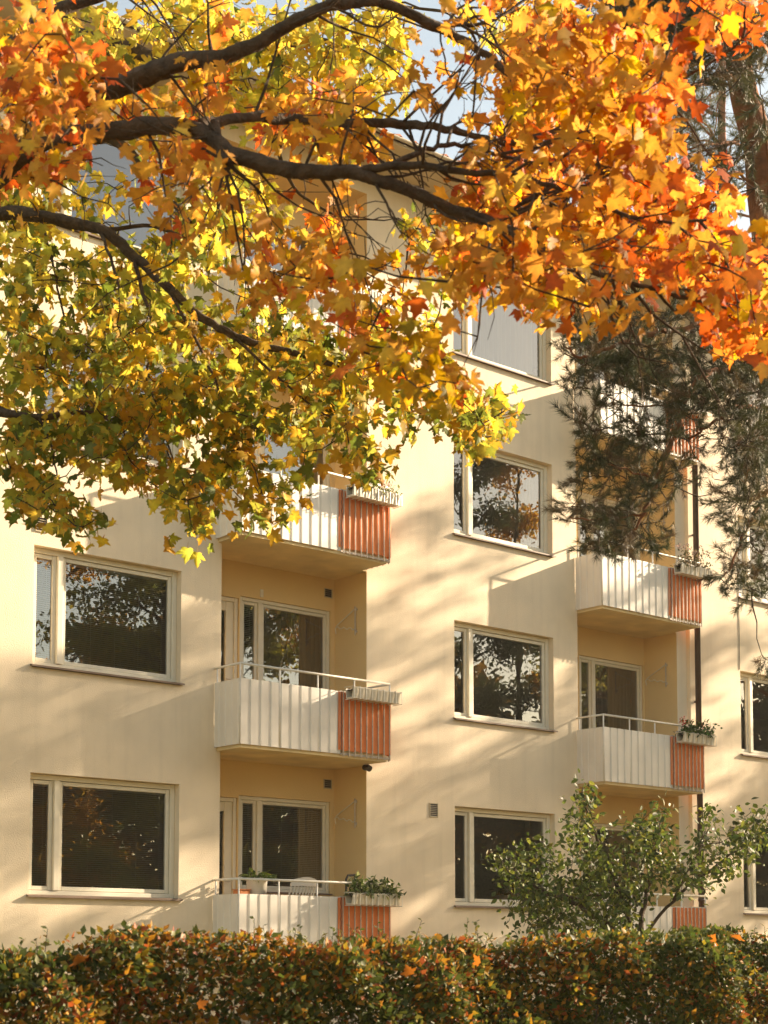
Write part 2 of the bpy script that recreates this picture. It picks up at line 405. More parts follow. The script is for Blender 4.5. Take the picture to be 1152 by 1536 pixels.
for key in (('A', 0), ('A', 1), ('A', 2)):
    for nm, b in (('blind1', bl1), ('blind2', bl2)): b.build('blind', MT['blind'], WIN[key], loc=(0, 0, 0))

# balcony doors and windows inside the recesses -------------------
def unit_proto(wmax):
    f = MB(); frame_rect(f, .063, .807, .024, 2.155, .055, .02, .12)
    d = f.build('balcony_door', MT['paint'], bld, loc=(0, 0, 0))
    f = MB(); frame_rect(f, .12, .75, .085, 2.098, .13, .045, .10); f.box(.252, .618, .06, .085, .22, .55, .004); f.build('door_leaf', MT['paint'], d, loc=(0, 0, 0))
    p = MB(); p.quad((.24, .075, .552), (.63, .075, .552), (.63, .075, 1.975), (.24, .075, 1.975)); p.build('pane', MT['glass'], d, loc=(0, 0, 0))
    h = MB(); h.tube([(.69, .043, 1.0), (.69, .0, 1.0), (.60, -.003, 1.0)], .009, 8); h.build('handle', MT['gutter'], d, loc=(0, 0, 0))
    f = MB(); x1 = wmax-.003; frame_rect(f, .833, x1, .864, 2.197, .05, .02, .12); f.box(1.16, 1.23, .012, .118, .915, 2.146, .005)
    wn = f.build('balcony_window', MT['paint'], bld, loc=(0, 0, 0))
    f = MB(); frame_rect(f, .885, 1.158, .916, 2.145, .045, .04, .09); f.build('casement', MT['paint'], wn, loc=(0, 0, 0))
    f = MB(); frame_rect(f, 1.232, x1-.052, .916, 2.145, .045, .04, .09); f.build('casement', MT['paint'], wn, loc=(0, 0, 0))
    p = MB(); p.quad((.92, .065, .95), (1.12, .065, .95), (1.12, .065, 2.11), (.92, .065, 2.11)); p.build('pane', MT['glass'], wn, loc=(0, 0, 0))
    p = MB(); p.quad((1.27, .065, .95), (x1-.09, .065, .95), (x1-.09, .065, 2.11), (1.27, .065, 2.11)); p.build('pane', MT['glass'], wn, loc=(0, 0, 0))
    s = MB(); s.box(.80, x1+.02, -.04, .018, .855, .875); s.build('sill', MT['sill'], wn, loc=(0, 0, 0))
    return d, wn
DW = {}
for col, rx0, rx1 in (('B', B0, B1), ('D', D0, D1)):
    d, wn = unit_proto(min(UW[1], rx1-rx0-.03))
    for k in range(4):
        loc = tuple(np.array((rx0, YR, ZF+S*k))-wloc(bld))
        d2, w2 = (d, wn) if k == 0 else (copy_tree(d, bld), copy_tree(wn, bld))
        d2.location = loc; w2.location = loc; DW[col, k] = (d2, w2)
for k in (0, 1):
    blind_mesh(.92, 1.125, .95, 2.09, .115, -.5).build('blind', MT['blind'], DW['B', k][1], loc=(0, 0, 0))
blind_mesh(.24, .63, .56, 1.96, .115, -.45).build('blind', MT['blind'], DW['B', 0][0], loc=(0, 0, 0))
blind_mesh(1.27, 2.36, .95, 2.09, .115, -.3).build('blind', MT['blind'], DW['B', 0][1], loc=(0, 0, 0))

# balconies -------------------------------------------------------
BP = .56
def corr(mb, p0, p1, z0, z1, nrm, pitch=.166, depth=.014, th=.004):
    """corrugated sheet with a trapezoid profile between two plan points"""
    p0 = np.array(p0, float); p1 = np.array(p1, float); L = np.linalg.norm(p1-p0); d = (p1-p0)/L; n = np.array(nrm[:2], float)
    cnt = max(1, round(L/pitch)); pw = L/cnt; pr = []
    for i in range(cnt):
        for t, h in ((0, 1), (.68, 1), (.74, 0), (.93, 0)): pr.append(((i+t)*pw, h*depth))
    pr.append((L, depth))
    for sgn in (0, 1):
        off = -th if sgn else 0
        for (a, ha), (b, hb) in zip(pr[:-1], pr[1:]):
            A = p0+d*a+n*(ha+off); B = p0+d*b+n*(hb+off)
            q = [(A[0], A[1], z0), (B[0], B[1], z0), (B[0], B[1], z1), (A[0], A[1], z1)]
            mb.quad(*(q if not sgn else q[::-1]))
    for z in (z0, z1):
        for (a, ha), (b, hb) in zip(pr[:-1], pr[1:]):
            A = p0+d*a+n*ha; B = p0+d*b+n*hb; A2 = A-n*th; B2 = B-n*th
            mb.quad((A[0], A[1], z), (B[0], B[1], z), (B2[0], B2[1], z), (A2[0], A2[1], z))
def balcony(x0, x1, xp, rx0, rx1, k, red=False):
    zb = ZB+S*k; xl, xr = x0, x1
    s = MB(); yo = -BP+.02; zt = ZF+S*k-.002; zl = zb-.043
    pl = [(xl+.03, yo), (xr-.04, yo), (xr-.04, -.003), (rx1-.003, -.003), (rx1-.003, YR-.003), (rx0+.003, YR-.003), (rx0+.003, -.003), (xl+.03, -.003)]
    n = len(pl)
    s.add([(x, y, zl) for x, y in pl]+[(x, y, zt) for x, y in pl], [tuple(range(n))[::-1], tuple(range(n, 2*n))]+[(i, (i+1) % n, n+(i+1) % n, n+i) for i in range(n)])
    o = s.build('balcony', MT['slab'], bld)
    c = MB(); corr(c, (xl, -.004), (xl, -BP-.004), zb, zb+.86, (-1, 0, 0), .14, .010); corr(c, (xl, -BP), (xp, -BP), zb, zb+.86, (0, -1, 0))
    c.build('cladding', MT['white'], o)
    zr = zb+1.053; r = MB()
    r.tube([(xl, -.0, zr), (xl, -BP, zr)], .016); r.tube([(xl, -BP, zr), (xr, -BP, zr)], .017); r.tube([(xr, -BP, zr), (xr, -.0, zr)], .016)
    for i in range(5): r.tube([(xl+(xr-xl)*i/4, -BP+.001, zb+.02), (xl+(xr-xl)*i/4, -BP+.001, zr)], .011)
    r.tube([(xl, -.05, zb+.02), (xl, -.05, zr)], .011); r.tube([(xr, -.05, zb+.02), (xr, -.05, zr)], .011)
    r.tube([(xl, -BP+.03, zb+.84), (xr, -BP+.03, zb+.84)], .010); 
    r.build('handrail', MT['rail'], o, smooth=True)
    b = MB(); nb = 9
    zlo = zb-.03
    for i in range(nb):
        x = xp+.05+(xr-xp-.07)*i/(nb-1); b.box(x-.0065, x+.0065, -BP-.031, -BP-.018, zlo, zb+.865)
    for i in range(5):
        y = -BP+.05+(BP-.09)*i/4; b.box(xr+.014, xr+.030, y-.008, y+.008, zlo, zb+.865)
    b.box(xp+.01, xr+.012, -BP-.006, -BP+.008, zb-.012, zb+.016); b.box(xp+.01, xr+.012, -BP-.006, -BP+.008, zb+.845, zb+.870)
    b.box(xr-.006, xr+.008, -BP+.010, -.01, zb-.012, zb+.016); b.box(xr-.006, xr+.008, -BP+.010, -.01, zb+.845, zb+.870)
    b.build('railing_bars', MT['bar'] if not red else MT['red'], o)
    f = MB(); nn = 24    # gently wrinkled cloth behind the bars, turning the corner
    def wob(t, z): return .0022*math.sin(t*37+z*3)+.0014*math.sin(t*71-z*9)
    pts = [(xp-.03+(xr+.011-xp+.03)*i/nn, -BP-.0125, 0) for i in range(nn+1)]+[(xr+.011, -BP-.0125+(BP-.01)*i/10, 1) for i in range(1, 11)]
    zs2 = [zb+.05+.80*j/6 for j in range(7)]
    vv = []
    for j, z in enumerate(zs2):
        for i, (x, y, sd_) in enumerate(pts):
            wv = wob(i/10, z); vv.append((x-(wv if sd_ else 0), y+(0 if sd_ else wv), z+(.008*math.sin(i*1.7) if j == 0 else 0)))
    m2 = len(pts); f.add(vv, [(j*m2+i, j*m2+i+1, (j+1)*m2+i+1, (j+1)*m2+i) for j in range(6) for i in range(m2-1)])
    f.build('fabric_screen', MT['orange'], o, smooth=True)
    l = MB(); l.tube([(xp+.012+.006*math.sin(i*2.3), -BP-.032, zb+.01+i*.042) for i in range(21)], .005, 5); l.build('lacing', MT['dark'], o)
    return o
for k in range(4):
    balcony(12.665, 15.241, 14.332, B0, B1, k); balcony(19.715, 22.206, 21.37, D0, D1, k)

# downpipe, vents, cable, spout
p = MB(); px, py = 22.60, -.165
p.tube([(px, py, .3), (px, py, 12.75), (px, py-.1, 12.95), (px, YE-.05, 13.06)], .052, 14)
for z in (2.6, 4.9, 7.7, 10.5, 12.4): p.tube([(px, py, z), (px, py, z+.05)], .060, 14)
for z in (3.4, 6.0, 8.9, 11.6): p.box(px-.01, px+.01, py, YSTEP-.001, z, z+.03)
p.build('downpipe', MT['pipe'], bld, smooth=True)
def vent(x, y, z, w_, h_, m=MT['vent']):
    v = MB(); frame_rect(v, x, x+w_, z, z+h_, .012, y-.016, y-.001, .002)
    n = int(h_/.03)
    for i in range(n):
        zz = z+.014+(h_-.028)*i/n
        v.quad((x+.012, y-.014, zz), (x+w_-.012, y-.014, zz), (x+w_-.012, y-.004, zz+.007), (x+.012, y-.004, zz+.007))
    v.quad((x+.01, y-.002, z+.01), (x+w_-.01, y-.002, z+.01), (x+w_-.01, y-.002, z+h_-.01), (x+.01, y-.002, z+h_-.01))
    o = v.build('vent', m, bld); v.f and o.data.materials.append(MT['dark']); o.data.polygons[-1].material_index = 1
    return o
vent(9.96, 0, 6.86, .17, .19); vent(16.50, 0, 3.71, .17, .21); vent(23.49, YSTEP, 3.72, .17, .21)
for k in (0, 1, 2): vent(15.09, YR, 6.89+S*(k-1), .15, .14)
MB().box(13.93, 13.985, YR-.012, YR-.001, 6.73, 6.84, .002).build('bell_box', MT['rail'], bld)
MB().tube([(23.87, YSTEP-.008, 9.0), (23.872, YSTEP-.008, 8.0), (23.868, YSTEP-.008, 6.72)], .006, 6).build('cable', MT['dark'], bld)
s_ = MB(); s_.tube([(15.15, -.12, 4.33), (15.15, -.2, 4.32), (15.15, -.24, 4.30)], [.04, .045, .045], 12); s_.build('drain_spout', MT['dark'], bld)

# drying racks folded against the recess walls --------------------
def rack(xw, z, label):
    o = empty('drying_rack', (xw, .22, z), label, 'drying rack', 'folding drying racks on the balcony side walls')
    x = xw-.03
    r = MB(); r.tube([(x, .22, z-.06), (x, .22, z+.36)], .010, 6); r.box(x, xw-.001, .205, .235, z+.30, z+.34); r.box(x, xw-.001, .205, .235, z-.02, z+.02)
    r.build('bracket', MT['bar'], o)
    a = MB(); a.tube([(x-.008, .22, z+.32), (x-.008, .62, z+.14)], .007, 6); a.tube([(x-.008, .62, z+.14), (x-.008, .66, z+.10), (x-.008, .64, z+.02)], .007, 6)
    a.tube([(x-.008, .64-.42*i/10, z+.11-.08*i/10+.018*math.sin(i*1.9)) for i in range(11)], .006, 6); a.build('arm', MT['rail'], o)
rack(B1, 6.34, 'white folded drying rack on the wall beside the blinded first-floor balcony window')
rack(B1, 3.56, 'white folded drying rack on the wall above the black handle and white chair')
rack(D1, 6.33, 'white folded drying rack on the recess wall near the brown downpipe')
rack(D1, 6.33+S, 'white folded drying rack behind the pine twigs, above the planter of dry flowers')

# curtains and things inside ---------------------------------------
def curtain(x0, x1, y, z0, z1, m, label, folds=9, lean=0.0):
    c = MB(); n = folds*8; vv = []
    for j in range(5):
        z = z0+(z1-z0)*j/4
        for i in range(n+1):
            t = i/n; vv.append((x0+(x1-x0)*t+lean*(1-j/4)*(1-t), y+.03*math.sin(t*folds*2*math.pi)+.01*math.sin(t*23), z))
    c.add(vv, [(j*(n+1)+i, j*(n+1)+i+1, (j+1)*(n+1)+i+1, (j+1)*(n+1)+i) for j in range(4) for i in range(n)])
    return tag(c.build('curtain', m, smooth=True), label, 'curtain')
curtain(14.75, 15.2, YR+.24, 1.72, 3.95, MT['curtain'], 'pale sheer curtain drawn aside in the ground-floor balcony window', 7, -.12)
curtain(14.5, 15.2, YR+.24, 4.52, 6.75, MT['browncurtain'], 'dark brown curtain in the first-floor balcony window left of the drying rack', 8)
curtain(21.2, 22.15, YR+.24, 4.52, 6.75, MT['browncurtain'], 'dark brown curtain behind the balcony window beside the downpipe', 10)
curtain(C0+1.75, C0+2.05, .33, ZS+2*S, ZS+2*S+1.45, MT['curtain'], 'pale curtain at the right edge of the window reflecting trees', 4)
curtain(C0+.5, C0+2.05, .33, ZS+3*S, ZS+3*S+1.45, MT['pot'], 'white sheer curtain across the top window reflecting the sky', 16)
def pot(name, c, r, h, m, label, cat, group=None):
    o = empty(name, c, label, cat, group)
    b = MB(); b.lathe([(r*.72, 0), (r*.95, h*.9), (r, h*.92), (r, h), (r*.9, h), (r*.86, h*.85), (0.001, h*.85)], c, 20); b.build('pot', m, o, smooth=True); return o
def tuft_plant(o, c, r, h, n, cols, size=.06, m=None, tmpl=(OVAL_V, OVAL_F), name='foliage', flat=1.0):
    d = rdir(n); d[:, 2] = np.abs(d[:, 2]); rr = rng.random((n, 1))**.45
    P = np.array(c)+d*rr*np.array([r, r*flat, h]); tip = d*np.array([1, 1, .2])+np.array([0, 0, -.25])+rdir(n)*.5
    cc = np.array(cols)[rng.integers(0, len(cols), n)]*rng.uniform(.7, 1.25, (n, 1))
    return scatter(name, *tmpl, P, frames(tip, rdir(n)*.5+np.array([0, 0, 1.])), size*rng.uniform(.7, 1.2, n), cc, m or MT['green'], o)
GRN = [(.07, .12, .02), (.10, .15, .03), (.05, .09, .02), (.13, .15, .03)]
# ground-floor balcony left
zt0 = ZB+.86
pb = empty('pot_plant', (13.13, -.32, zt0-.025), 'leafy plant in a white pot behind the ground-floor balcony rail', 'potted plant')
b_ = MB(); b_.lathe([(.125, 0), (.14, .21), (.146, .22), (.146, .245), (.13, .245), (.125, .21), (.001, .21)], (13.13, -.32, zt0-.025), 22); b_.build('pot', MT['pot'], pb, smooth=True)
tuft_plant(pb, (13.13, -.32, zt0+.20), .21, .13, 170, GRN, .085)
sh = MB(); sh.box(12.75, 13.7, -.50, -.22, zt0-.050, zt0-.027, .004)
for x in (12.80, 13.66):
    for y in (-.47, -.25): sh.tube([(x, y, ZF), (x, y, zt0-.051)], .014, 6)
tag(sh.build('side_table', MT['bar']), 'narrow grey table carrying the white potted plant on the ground-floor balcony', 'table')
sc_ = MB(); sc_.lathe([(.06, 0), (.085, .02), (.085, .035), (.05, .03), (.001, .03)], (13.22, -.475, zt0-.025), 18); tag(sc_.build('ash_bowl', MT['dark'], smooth=True), 'small dark bowl in front of the white pot', 'bowl')
tb = MB(); tb.box(12.80, 12.97, -.40, -.24, zt0-.026, zt0+.055, .008); tb.box(12.79, 12.98, -.41, -.23, zt0+.056, zt0+.07, .004); tag(tb.build('orange_box', MT['terracotta']), 'small orange box beside the white plant pot', 'box')
# chair: white moulded plastic with a slatted back
ch = empty('plastic_chair', (13.99, .12, ZF), 'white plastic garden chair with slatted back on the ground-floor balcony', 'chair')
c_ = MB(); cx0, cy0 = 13.99, .12
def backpt(s, t): # s across -1..1, t up 0..1
    return (cx0+.22*s*(1-.08*t)+.10*t, cy0-.16-.12*t+.03*s*s, ZF+.42+.60*t)
for i in range(9):
    s_v = -1+2*i/8
    c_.tube([backpt(s_v, t) for t in (0, .3, .6, .9)], .011, 6)
n = 12; vv = []
for dz in (0, 1):
    for i in range(n+1):
        s_v = -1.08+2.16*i/n; t0 = .84 if dz == 0 else .98+.07*math.cos(s_v*1.5)
        for dy in (-.012, .012): q = backpt(s_v, t0); vv.append((q[0], q[1]+dy, q[2]))
m2 = 2*(n+1); fs2 = []
for i in range(n):
    a = 2*i; fs2 += [(a, a+2, m2+a+2, m2+a), (a+1, m2+a+1, m2+a+3, a+3), (m2+a, m2+a+2, m2+a+3, m2+a+1), (a, a+1, a+3, a+2)]
fs2 += [(0, m2, m2+1, 1), (2*n, 2*n+1, m2+2*n+1, m2+2*n)]
c_.add(vv, fs2); c_.build('backrest', MT['pot'], ch)
c_ = MB(); c_.box(cx0-.22, cx0+.22, cy0-.17, cy0+.25, ZF+.39, ZF+.42, .01); c_.build('seat', MT['pot'], ch)
for sx in (-.2, .2):
    for sy in (-.14, .22): MB().tube([(cx0+sx, cy0+sy, ZF+.39), (cx0+sx*1.15, cy0+sy*1.1, ZF)], [.022, .016], 8).build('leg', MT['pot'], ch)
hd = MB(); hx, hy = 14.90, -.10
hd.tube([(hx-.06, hy, ZF), (hx-.06, hy, zt0+.27), (hx-.03, hy, zt0+.32), (hx+.09, hy, zt0+.33), (hx+.12, hy, zt0+.29), (hx+.12, hy, ZF)], .017, 8)
hd.tube([(hx-.06, hy, ZF+.4), (hx+.13, hy, ZF+.4)], .014, 8)
hd.box(hx-.11, hx+.18, hy-.02, hy+.14, ZF+.002, ZF+.03, .004)
tag(hd.build('hand_cart', MT['dark'], smooth=False), 'black hand cart with bent tube handle at the end of the ground-floor balcony', 'hand cart')
# window sill pots in the ground-floor window behind the small tree
zs0 = ZS+.10
MB_ = MB(); MB_.box(C0+.05, C0+2.1, .225, .42, zs0-.03, zs0); MB_.build('window_board', MT['paint'], bld)
vb = MB(); vb.box(C0+.53, C0+.70, .25, .36, zs0, zs0+.28, .012); vb.box(C0+.555, C0+.675, .27, .34, zs0+.281, zs0+.285); tag(vb.build('paper_bag', MT['curtain']), 'upright beige packet standing on the inner sill of the ground-floor window', 'packet')
for xx, lab in ((C0+1.32, 'pale pot at the left of two on the sill behind the small tree'), (C0+1.62, 'larger pale pot at the right of two on the sill behind the small tree')):
    big = xx > C0+1.5
    o = pot('plant_pot', (xx, .32, zs0), .09 if not big else .105, .13 if not big else .16, MT['bluepot'], lab, 'potted plant')
    tuft_plant(o, (xx, .32, zs0+.14), .16, .42, 90, [(.05, .09, .02), (.08, .10, .02)], .09, flat=.7)
lt = MB()
# planters -----------------------------------------------------------
def planter(x0, x1, zb, label, plants=None, flowers=None, hangers=True, y0=-.775, seed=0):
    o = empty('planter_box', ((x0+x1)/2, -.68, zb+.72), label, 'planter', 'white planter boxes hung on the balcony rails')
    t = MB(); y1 = y0+.17; zt, zl = zb+.895, zb+.755
    n = max(6, int((x1-x0)/.105)); 
    prof = [(y1, zt), (y1-.015, zl), (y0+.03, zl), (y0, zt), (y0-.012, zt), (y0-.012, zt+.012), (y0+.012, zt+.012), (y0+.035, zl+.015), (y1-.03, zl+.015), (y1-.012, zt)]
    m_n = len(prof); vv = []
    xs_ = np.linspace(x0, x1, n*4+1)
    for x in xs_:
        bul = .022*abs(math.sin((x-x0)/(x1-x0)*n*math.pi))
        for j, (y, z) in enumerate(prof):
            vv.append((x, y-(bul if j in (2, 3) else 0), z))
    ff_ = [(i*m_n+j, (i+1)*m_n+j, (i+1)*m_n+(j+1) % m_n, i*m_n+(j+1) % m_n) for i in range(len(xs_)-1) for j in range(m_n)]
    ff_ += [(0, 9, 8, 7, 3, 2, 1)[::-1]]
    k0 = (len(xs_)-1)*m_n; ff_ += [tuple(k0+j for j in (0, 9, 8, 7, 3, 2, 1))]
    t.add(vv, ff_); t.build('trough', MT['planter'], o)
    if hangers:
        h = MB()
        for i in range(n+1):
            x = x0+(x1-x0)*i/n
            h.tube([(x, y1+.02, zt+.02), (x, y0-.02, zt+.016), (x, y0-.024, zl-.012), (x, y1+.0, zl-.012)], .006, 5)
        h.build('hanger', MT['rail'], o)
    s2 = MB(); s2.quad((x0+.01, y0+.014, zt-.02), (x1-.01, y0+.014, zt-.02), (x1-.01, y1-.014, zt-.02), (x0+.01, y1-.014, zt-.02)); s2.build('soil', MT['soil'], o)
    if plants:
        n_, hh, sz, cols = plants; P = []; xs2 = rng.uniform(x0+.03, x1-.03, n_)
        P = np.stack([xs2, rng.normal((y0+y1)/2, .075, n_), zt-.02+hh*rng.random(n_)**.8*(0.55+.45*np.sin(xs2*23+seed))], 1)
        tip = rdir(n_)+np.array([0, -.3, .1]); cc = np.array(cols)[rng.integers(0, len(cols), n_)]*rng.uniform(.7, 1.3, (n_, 1))
        scatter('foliage', OVAL_V, OVAL_F, P, frames(tip, rdir(n_)*.6+np.array([0, 0, 1.])), sz*rng.uniform(.6, 1.2, n_), cc, MT['green'], o)
        st = MB()
        for i in range(0, n_, 5):
            q = P[i]; st.tube([(q[0]+random.uniform(-.03, .03), (y0+y1)/2, zt-.02), q], .003, 4, False)
        st.build('stem', MT['twig'], o)
    if flowers:
        n_, hh, colf, sz = flowers; f = MB()
        xs2 = rng.uniform(x0, x1, n_); Pf = np.stack([xs2, rng.normal((y0+y1)/2, .07, n_), zt+hh*rng.uniform(.6, 1.05, n_)], 1)
        PP = np.repeat(Pf, 7, 0)+rdir(n_*7)*sz*.45
        scatter('blossom', KITE_V, KITE_F, PP, frames(rdir(n_*7), rdir(n_*7)), np.full(n_*7, sz), np.tile(np.array(colf), (n_*7, 1))*rng.uniform(.6, 1.2, (n_*7, 1)), MT['green'], o)
    return o
bx0, bx1, dx0, dx1 = 14.40, 15.26, 21.44, 22.26
planter(bx0, bx1, ZB, 'planter of bushy white-green leaves on the ground-floor balcony rail', (620, .27, .085, [(.10, .15, .03), (.16, .2, .06), (.3, .33, .15), (.06, .10, .02)]))
planter(bx0, bx1, ZB+S, 'empty white scalloped planter on the first-floor balcony rail')
planter(bx0, bx1, ZB+2*S, 'white planter with small pink and pale flowers over a sunlit orange screen', (240, .2, .055, [(.12, .16, .04), (.2, .22, .08)]), (14, .17, (.65, .35, .35), .03))
planter(bx0, bx1, ZB+3*S, 'white planter on the top-floor rail half hidden by orange maple leaves', (60, .08, .05, [(.2, .2, .1)]))
planter(dx0, dx1, ZB+S, 'planter of dark green geraniums with red blooms beside the downpipe', (560, .25, .075, [(.06, .13, .02), (.08, .15, .03), (.04, .08, .02)]), (8, .25, (.6, .03, .02), .04))
planter(dx0, dx1, ZB+2*S, 'white planter with dried grey-green stems and faded flowers beside the downpipe', (420, .36, .06, [(.14, .13, .06), (.2, .15, .09), (.09, .09, .04)]), (24, .36, (.4, .28, .25), .035))
planter(dx0, dx1, ZB+3*S, 'white planter on the top-floor rail behind the pine twigs', (90, .1, .05, [(.2, .2, .12)]))

# ------------------------------------------------------------------ trees
def smooth_path(P, n=6):
    P = [np.array(p, float) for p in P]; out = []
    for i in range(len(P)-1):
        p0, p1, p2, p3 = P[max(i-1, 0)], P[i], P[i+1], P[min(i+2, len(P)-1)]
        for k in range(n):
            t = k/n; out.append(.5*((2*p1)+(-p0+p2)*t+(2*p0-5*p1+4*p2-p3)*t*t+(-p0+3*p1-3*p2+p3)*t**3))
    out.append(P[-1]); return out
def limb(mb, P, r0, r1, n=8, jit=.012, seg=6, nodes=None):
    q = smooth_path(P, seg); m = len(q); q = [p+rng.normal(size=3)*jit*(1 if 0 < i < m-1 else 0) for i, p in enumerate(q)]
    rr = [(r0+(r1-r0)*(i/(m-1))**.8)*random.uniform(.97, 1.04) for i in range(m)]
    if r0 > .025 and m < 120:      # knotty, furrowed bark
        q2 = smooth_path(q, 4); r2 = np.interp(np.arange(len(q2)), np.arange(m)*4, rr); n = max(n, 12); b0 = len(mb.v); mb.tube(q2, list(r2), n)
        fur = rng.uniform(.86, 1.12, n)
        for i in range(len(q2)):
            fur = np.clip(fur+rng.normal(0, .05, n), .80, 1.2)
            for k in range(n):
                vv_ = np.array(mb.v[b0+i*n+k]); mb.v[b0+i*n+k] = tuple(q2[i]+(vv_-q2[i])*fur[k])
    else: mb.tube(q, rr, n)
    if nodes is not None: nodes += [p for p in q]
    return q
def side_twigs(mb, path, n, L0, r, nodes):
    path = [np.array(p) for p in path]
    for i in range(n):
        k = random.randint(2, len(path)-2); a = path[k]; d = path[k+1]-path[k-1]; d /= np.linalg.norm(d)
        o_ = rng.normal(size=3); o_ -= d*(o_@d); o_ /= np.linalg.norm(o_); L = L0*random.uniform(.4, 1.1); pts = [a]; h = d*.75+o_
        for j in range(5):
            h = h/np.linalg.norm(h)+rng.normal(size=3)*.22+np.array([0, 0, -.06]); pts.append(pts[-1]+h/np.linalg.norm(h)*L/5)
        mb.tube(pts, [r*(1-.8*j/5) for j in range(6)], 5, False); nodes += pts[1:]
        for j in (2, 3, 4):
            h2 = (pts[j+1]-pts[j])/np.linalg.norm(pts[j+1]-pts[j])+rng.normal(size=3)*.6; e = [pts[j]]
            for q_ in range(3): h2 = h2/np.linalg.norm(h2)+rng.normal(size=3)*.25; e.append(e[-1]+h2/np.linalg.norm(h2)*L*.13)
            mb.tube(e, [r*.45, r*.35, r*.25, r*.15], 4, False); nodes += e[1:]
def grow(mb, nodes, centers, r0=.012, r1=.003, sag=.1, n=4, wig=.03):
    """join every leaf cluster to the nearest wood by a curved, kinked twig; returns the twig ends' directions"""
    nodes = np.array(nodes); dirs = np.zeros((len(centers), 3)); twigs = []
    d = np.min(((centers[:, None, :]-nodes[None])**2).sum(2), 1); order = np.argsort(d)
    for ci in order:
        c = centers[ci]; dd = ((nodes-c)**2).sum(1); a = nodes[np.argmin(dd)]; L = math.sqrt(dd.min())
        if L < .02: continue
        k = max(3, int(L/.12)); k = min(k, 9); mid = np.array([0, 0, -1])*sag*L*random.uniform(-.6, 1)+rng.normal(size=3)*.12*L
        pts = []
        for i in range(k+1):
            t = i/k; p = a+(c-a)*t+mid*4*t*(1-t)*.5
            if 0 < i < k: p = p+rng.normal(size=3)*wig*min(L, .6)
            pts.append(p)
        ra = r1+(r0-r1)*min(1, L/1.2)
        mb.tube(pts, [ra+(r1-ra)*i/k for i in range(k+1)], n, False)
        nodes = np.vstack([nodes, np.array(pts[1:])]); v = pts[-1]-pts[-2]; dirs[ci] = v/np.linalg.norm(v)
    return dirs
def in_ellipses(E):
    """sample points of the photo frame from weighted ellipses (u, v, ru, rv, count)"""
    out = []
    for u, v, ru, rv, n in E:
        a = rng.random(n)*2*math.pi; r = np.sqrt(rng.random(n)); out.append(np.stack([u+ru*r*np.cos(a), v+rv*r*np.sin(a)], 1))
    return np.vstack(out)
def unproj(uv, D): return np.array([at(u, v, d) for (u, v), d in zip(uv, D)])
def leaves_at(name, centers, dirs, per, spread, size, colfn, m, parent, tmpl, droop=.7, up=.5, vary=None):
    n = len(centers)*per; C_ = np.repeat(centers, per, 0); d = np.repeat(dirs, per, 0)
    P = C_+rdir(n)*spread*(rng.random((n, 1))**.5)-d*rng.random((n, 1))*spread*.8
    tip = d*.5+rdir(n)*.75+np.array([0, 0, -droop]); nrm = rdir(n)+np.array([0, 0, up])+np.array(SUN)*.35
    return scatter(name, *tmpl, P, frames(tip, nrm), size*rng.uniform(.6, 1.15, n), colfn(C_, n), m, parent, vary)
def pal(cols, n, jit=.25):
    c = np.array(cols)[rng.integers(0, len(cols), n)]; return np.clip(c*rng.uniform(1-jit, 1+jit, (n, 1))*rng.uniform(.92, 1.08, (n, 3)), 0, .95)

# --- near orange maple ---
tb_ = at(-210, 1300, 8.6); tb_[2] = 0
mo = empty('maple_tree', tuple(tb_), 'near maple with big orange leaves and dark limbs across the top', 'tree', 'maples in autumn colour')
trunk = MB(); nodes = []
crotch = at(-120, 420, 8.5)
limb(trunk, [tb_, tb_+np.array([0, 0, 1.5]), (tb_+crotch)/2+np.array([0, 0, .8]), crotch], .27, .17, 12, .0, 6, None)
LIMBS = [
 ([(-120,420,8.5),(-30,290,8.4),(60,215,8.2),(170,195,8.0),(280,190,7.9),(360,235,7.8),(455,255,7.7),(545,262,7.6),(620,290,7.6),(690,318,7.6),(745,335,7.5)], .10, .040),
 ([(745,335,7.5),(800,360,7.5),(860,395,7.6),(930,420,7.7),(1000,440,7.8),(1090,462,7.8)], .040, .012),
 ([(-120,420,8.5),(0,250,8.6),(90,170,8.4),(205,118,8.2),(270,95,8.1),(350,82,8.0),(430,40,8.0),(500,8,8.0),(580,6,8.1),(660,42,8.2),(720,75,8.2),(770,115,8.2),(810,140,8.2)], .11, .020),
 ([(-120,420,8.5),(-60,160,9.0),(60,30,9.2),(150,-5,9.3),(300,-60,9.3),(480,-80,9.3)], .10, .03),
 ([(300,188,7.9),(380,175,8.2),(450,180,8.4),(525,184,8.4),(600,186,8.5),(650,190,8.4),(700,200,8.4),(770,215,8.4),(850,190,8.5)], .05, .022),
 ([(545,262,7.6),(590,245,7.6),(650,222,7.7),(690,218,7.8),(760,235,7.8),(840,250,7.8)], .030, .012),
 ([(545,255,7.6),(620,248,7.5),(700,258,7.4),(780,265,7.4),(860,290,7.4),(960,330,7.3),(1060,330,7.3)], .035, .010),
 ([(580,8,8.1),(640,35,8.3),(690,38,8.4),(740,30,8.4),(800,-10,8.5)], .02, .012),
 ([(320,185,7.9),(335,240,7.8),(345,235,7.8)], .05, .03),
 ([(810,140,8.2),(880,180,8.1),(950,150,8.0),(1010,125,8.0),(1090,80,7.8),(1140,30,7.7)], .02, .008),
 ([(745,335,7.5),(790,300,7.6),(860,270,7.7),(920,255,7.8)], .02, .008),
 ([(860,395,7.6),(880,430,7.6),(900,465,7.6),(895,500,7.6)], .012, .005),
 ([(690,318,7.6),(770,350,7.3),(850,410,7.1),(920,440,7.1)], .016, .006),
 ([(500,8,8.0),(560,40,8.1),(600,20,8.2)], .015, .006),
 ([(660,42,8.2),(668,100,8.2),(690,140,8.2),(700,150,8.2)], .010, .004),
]
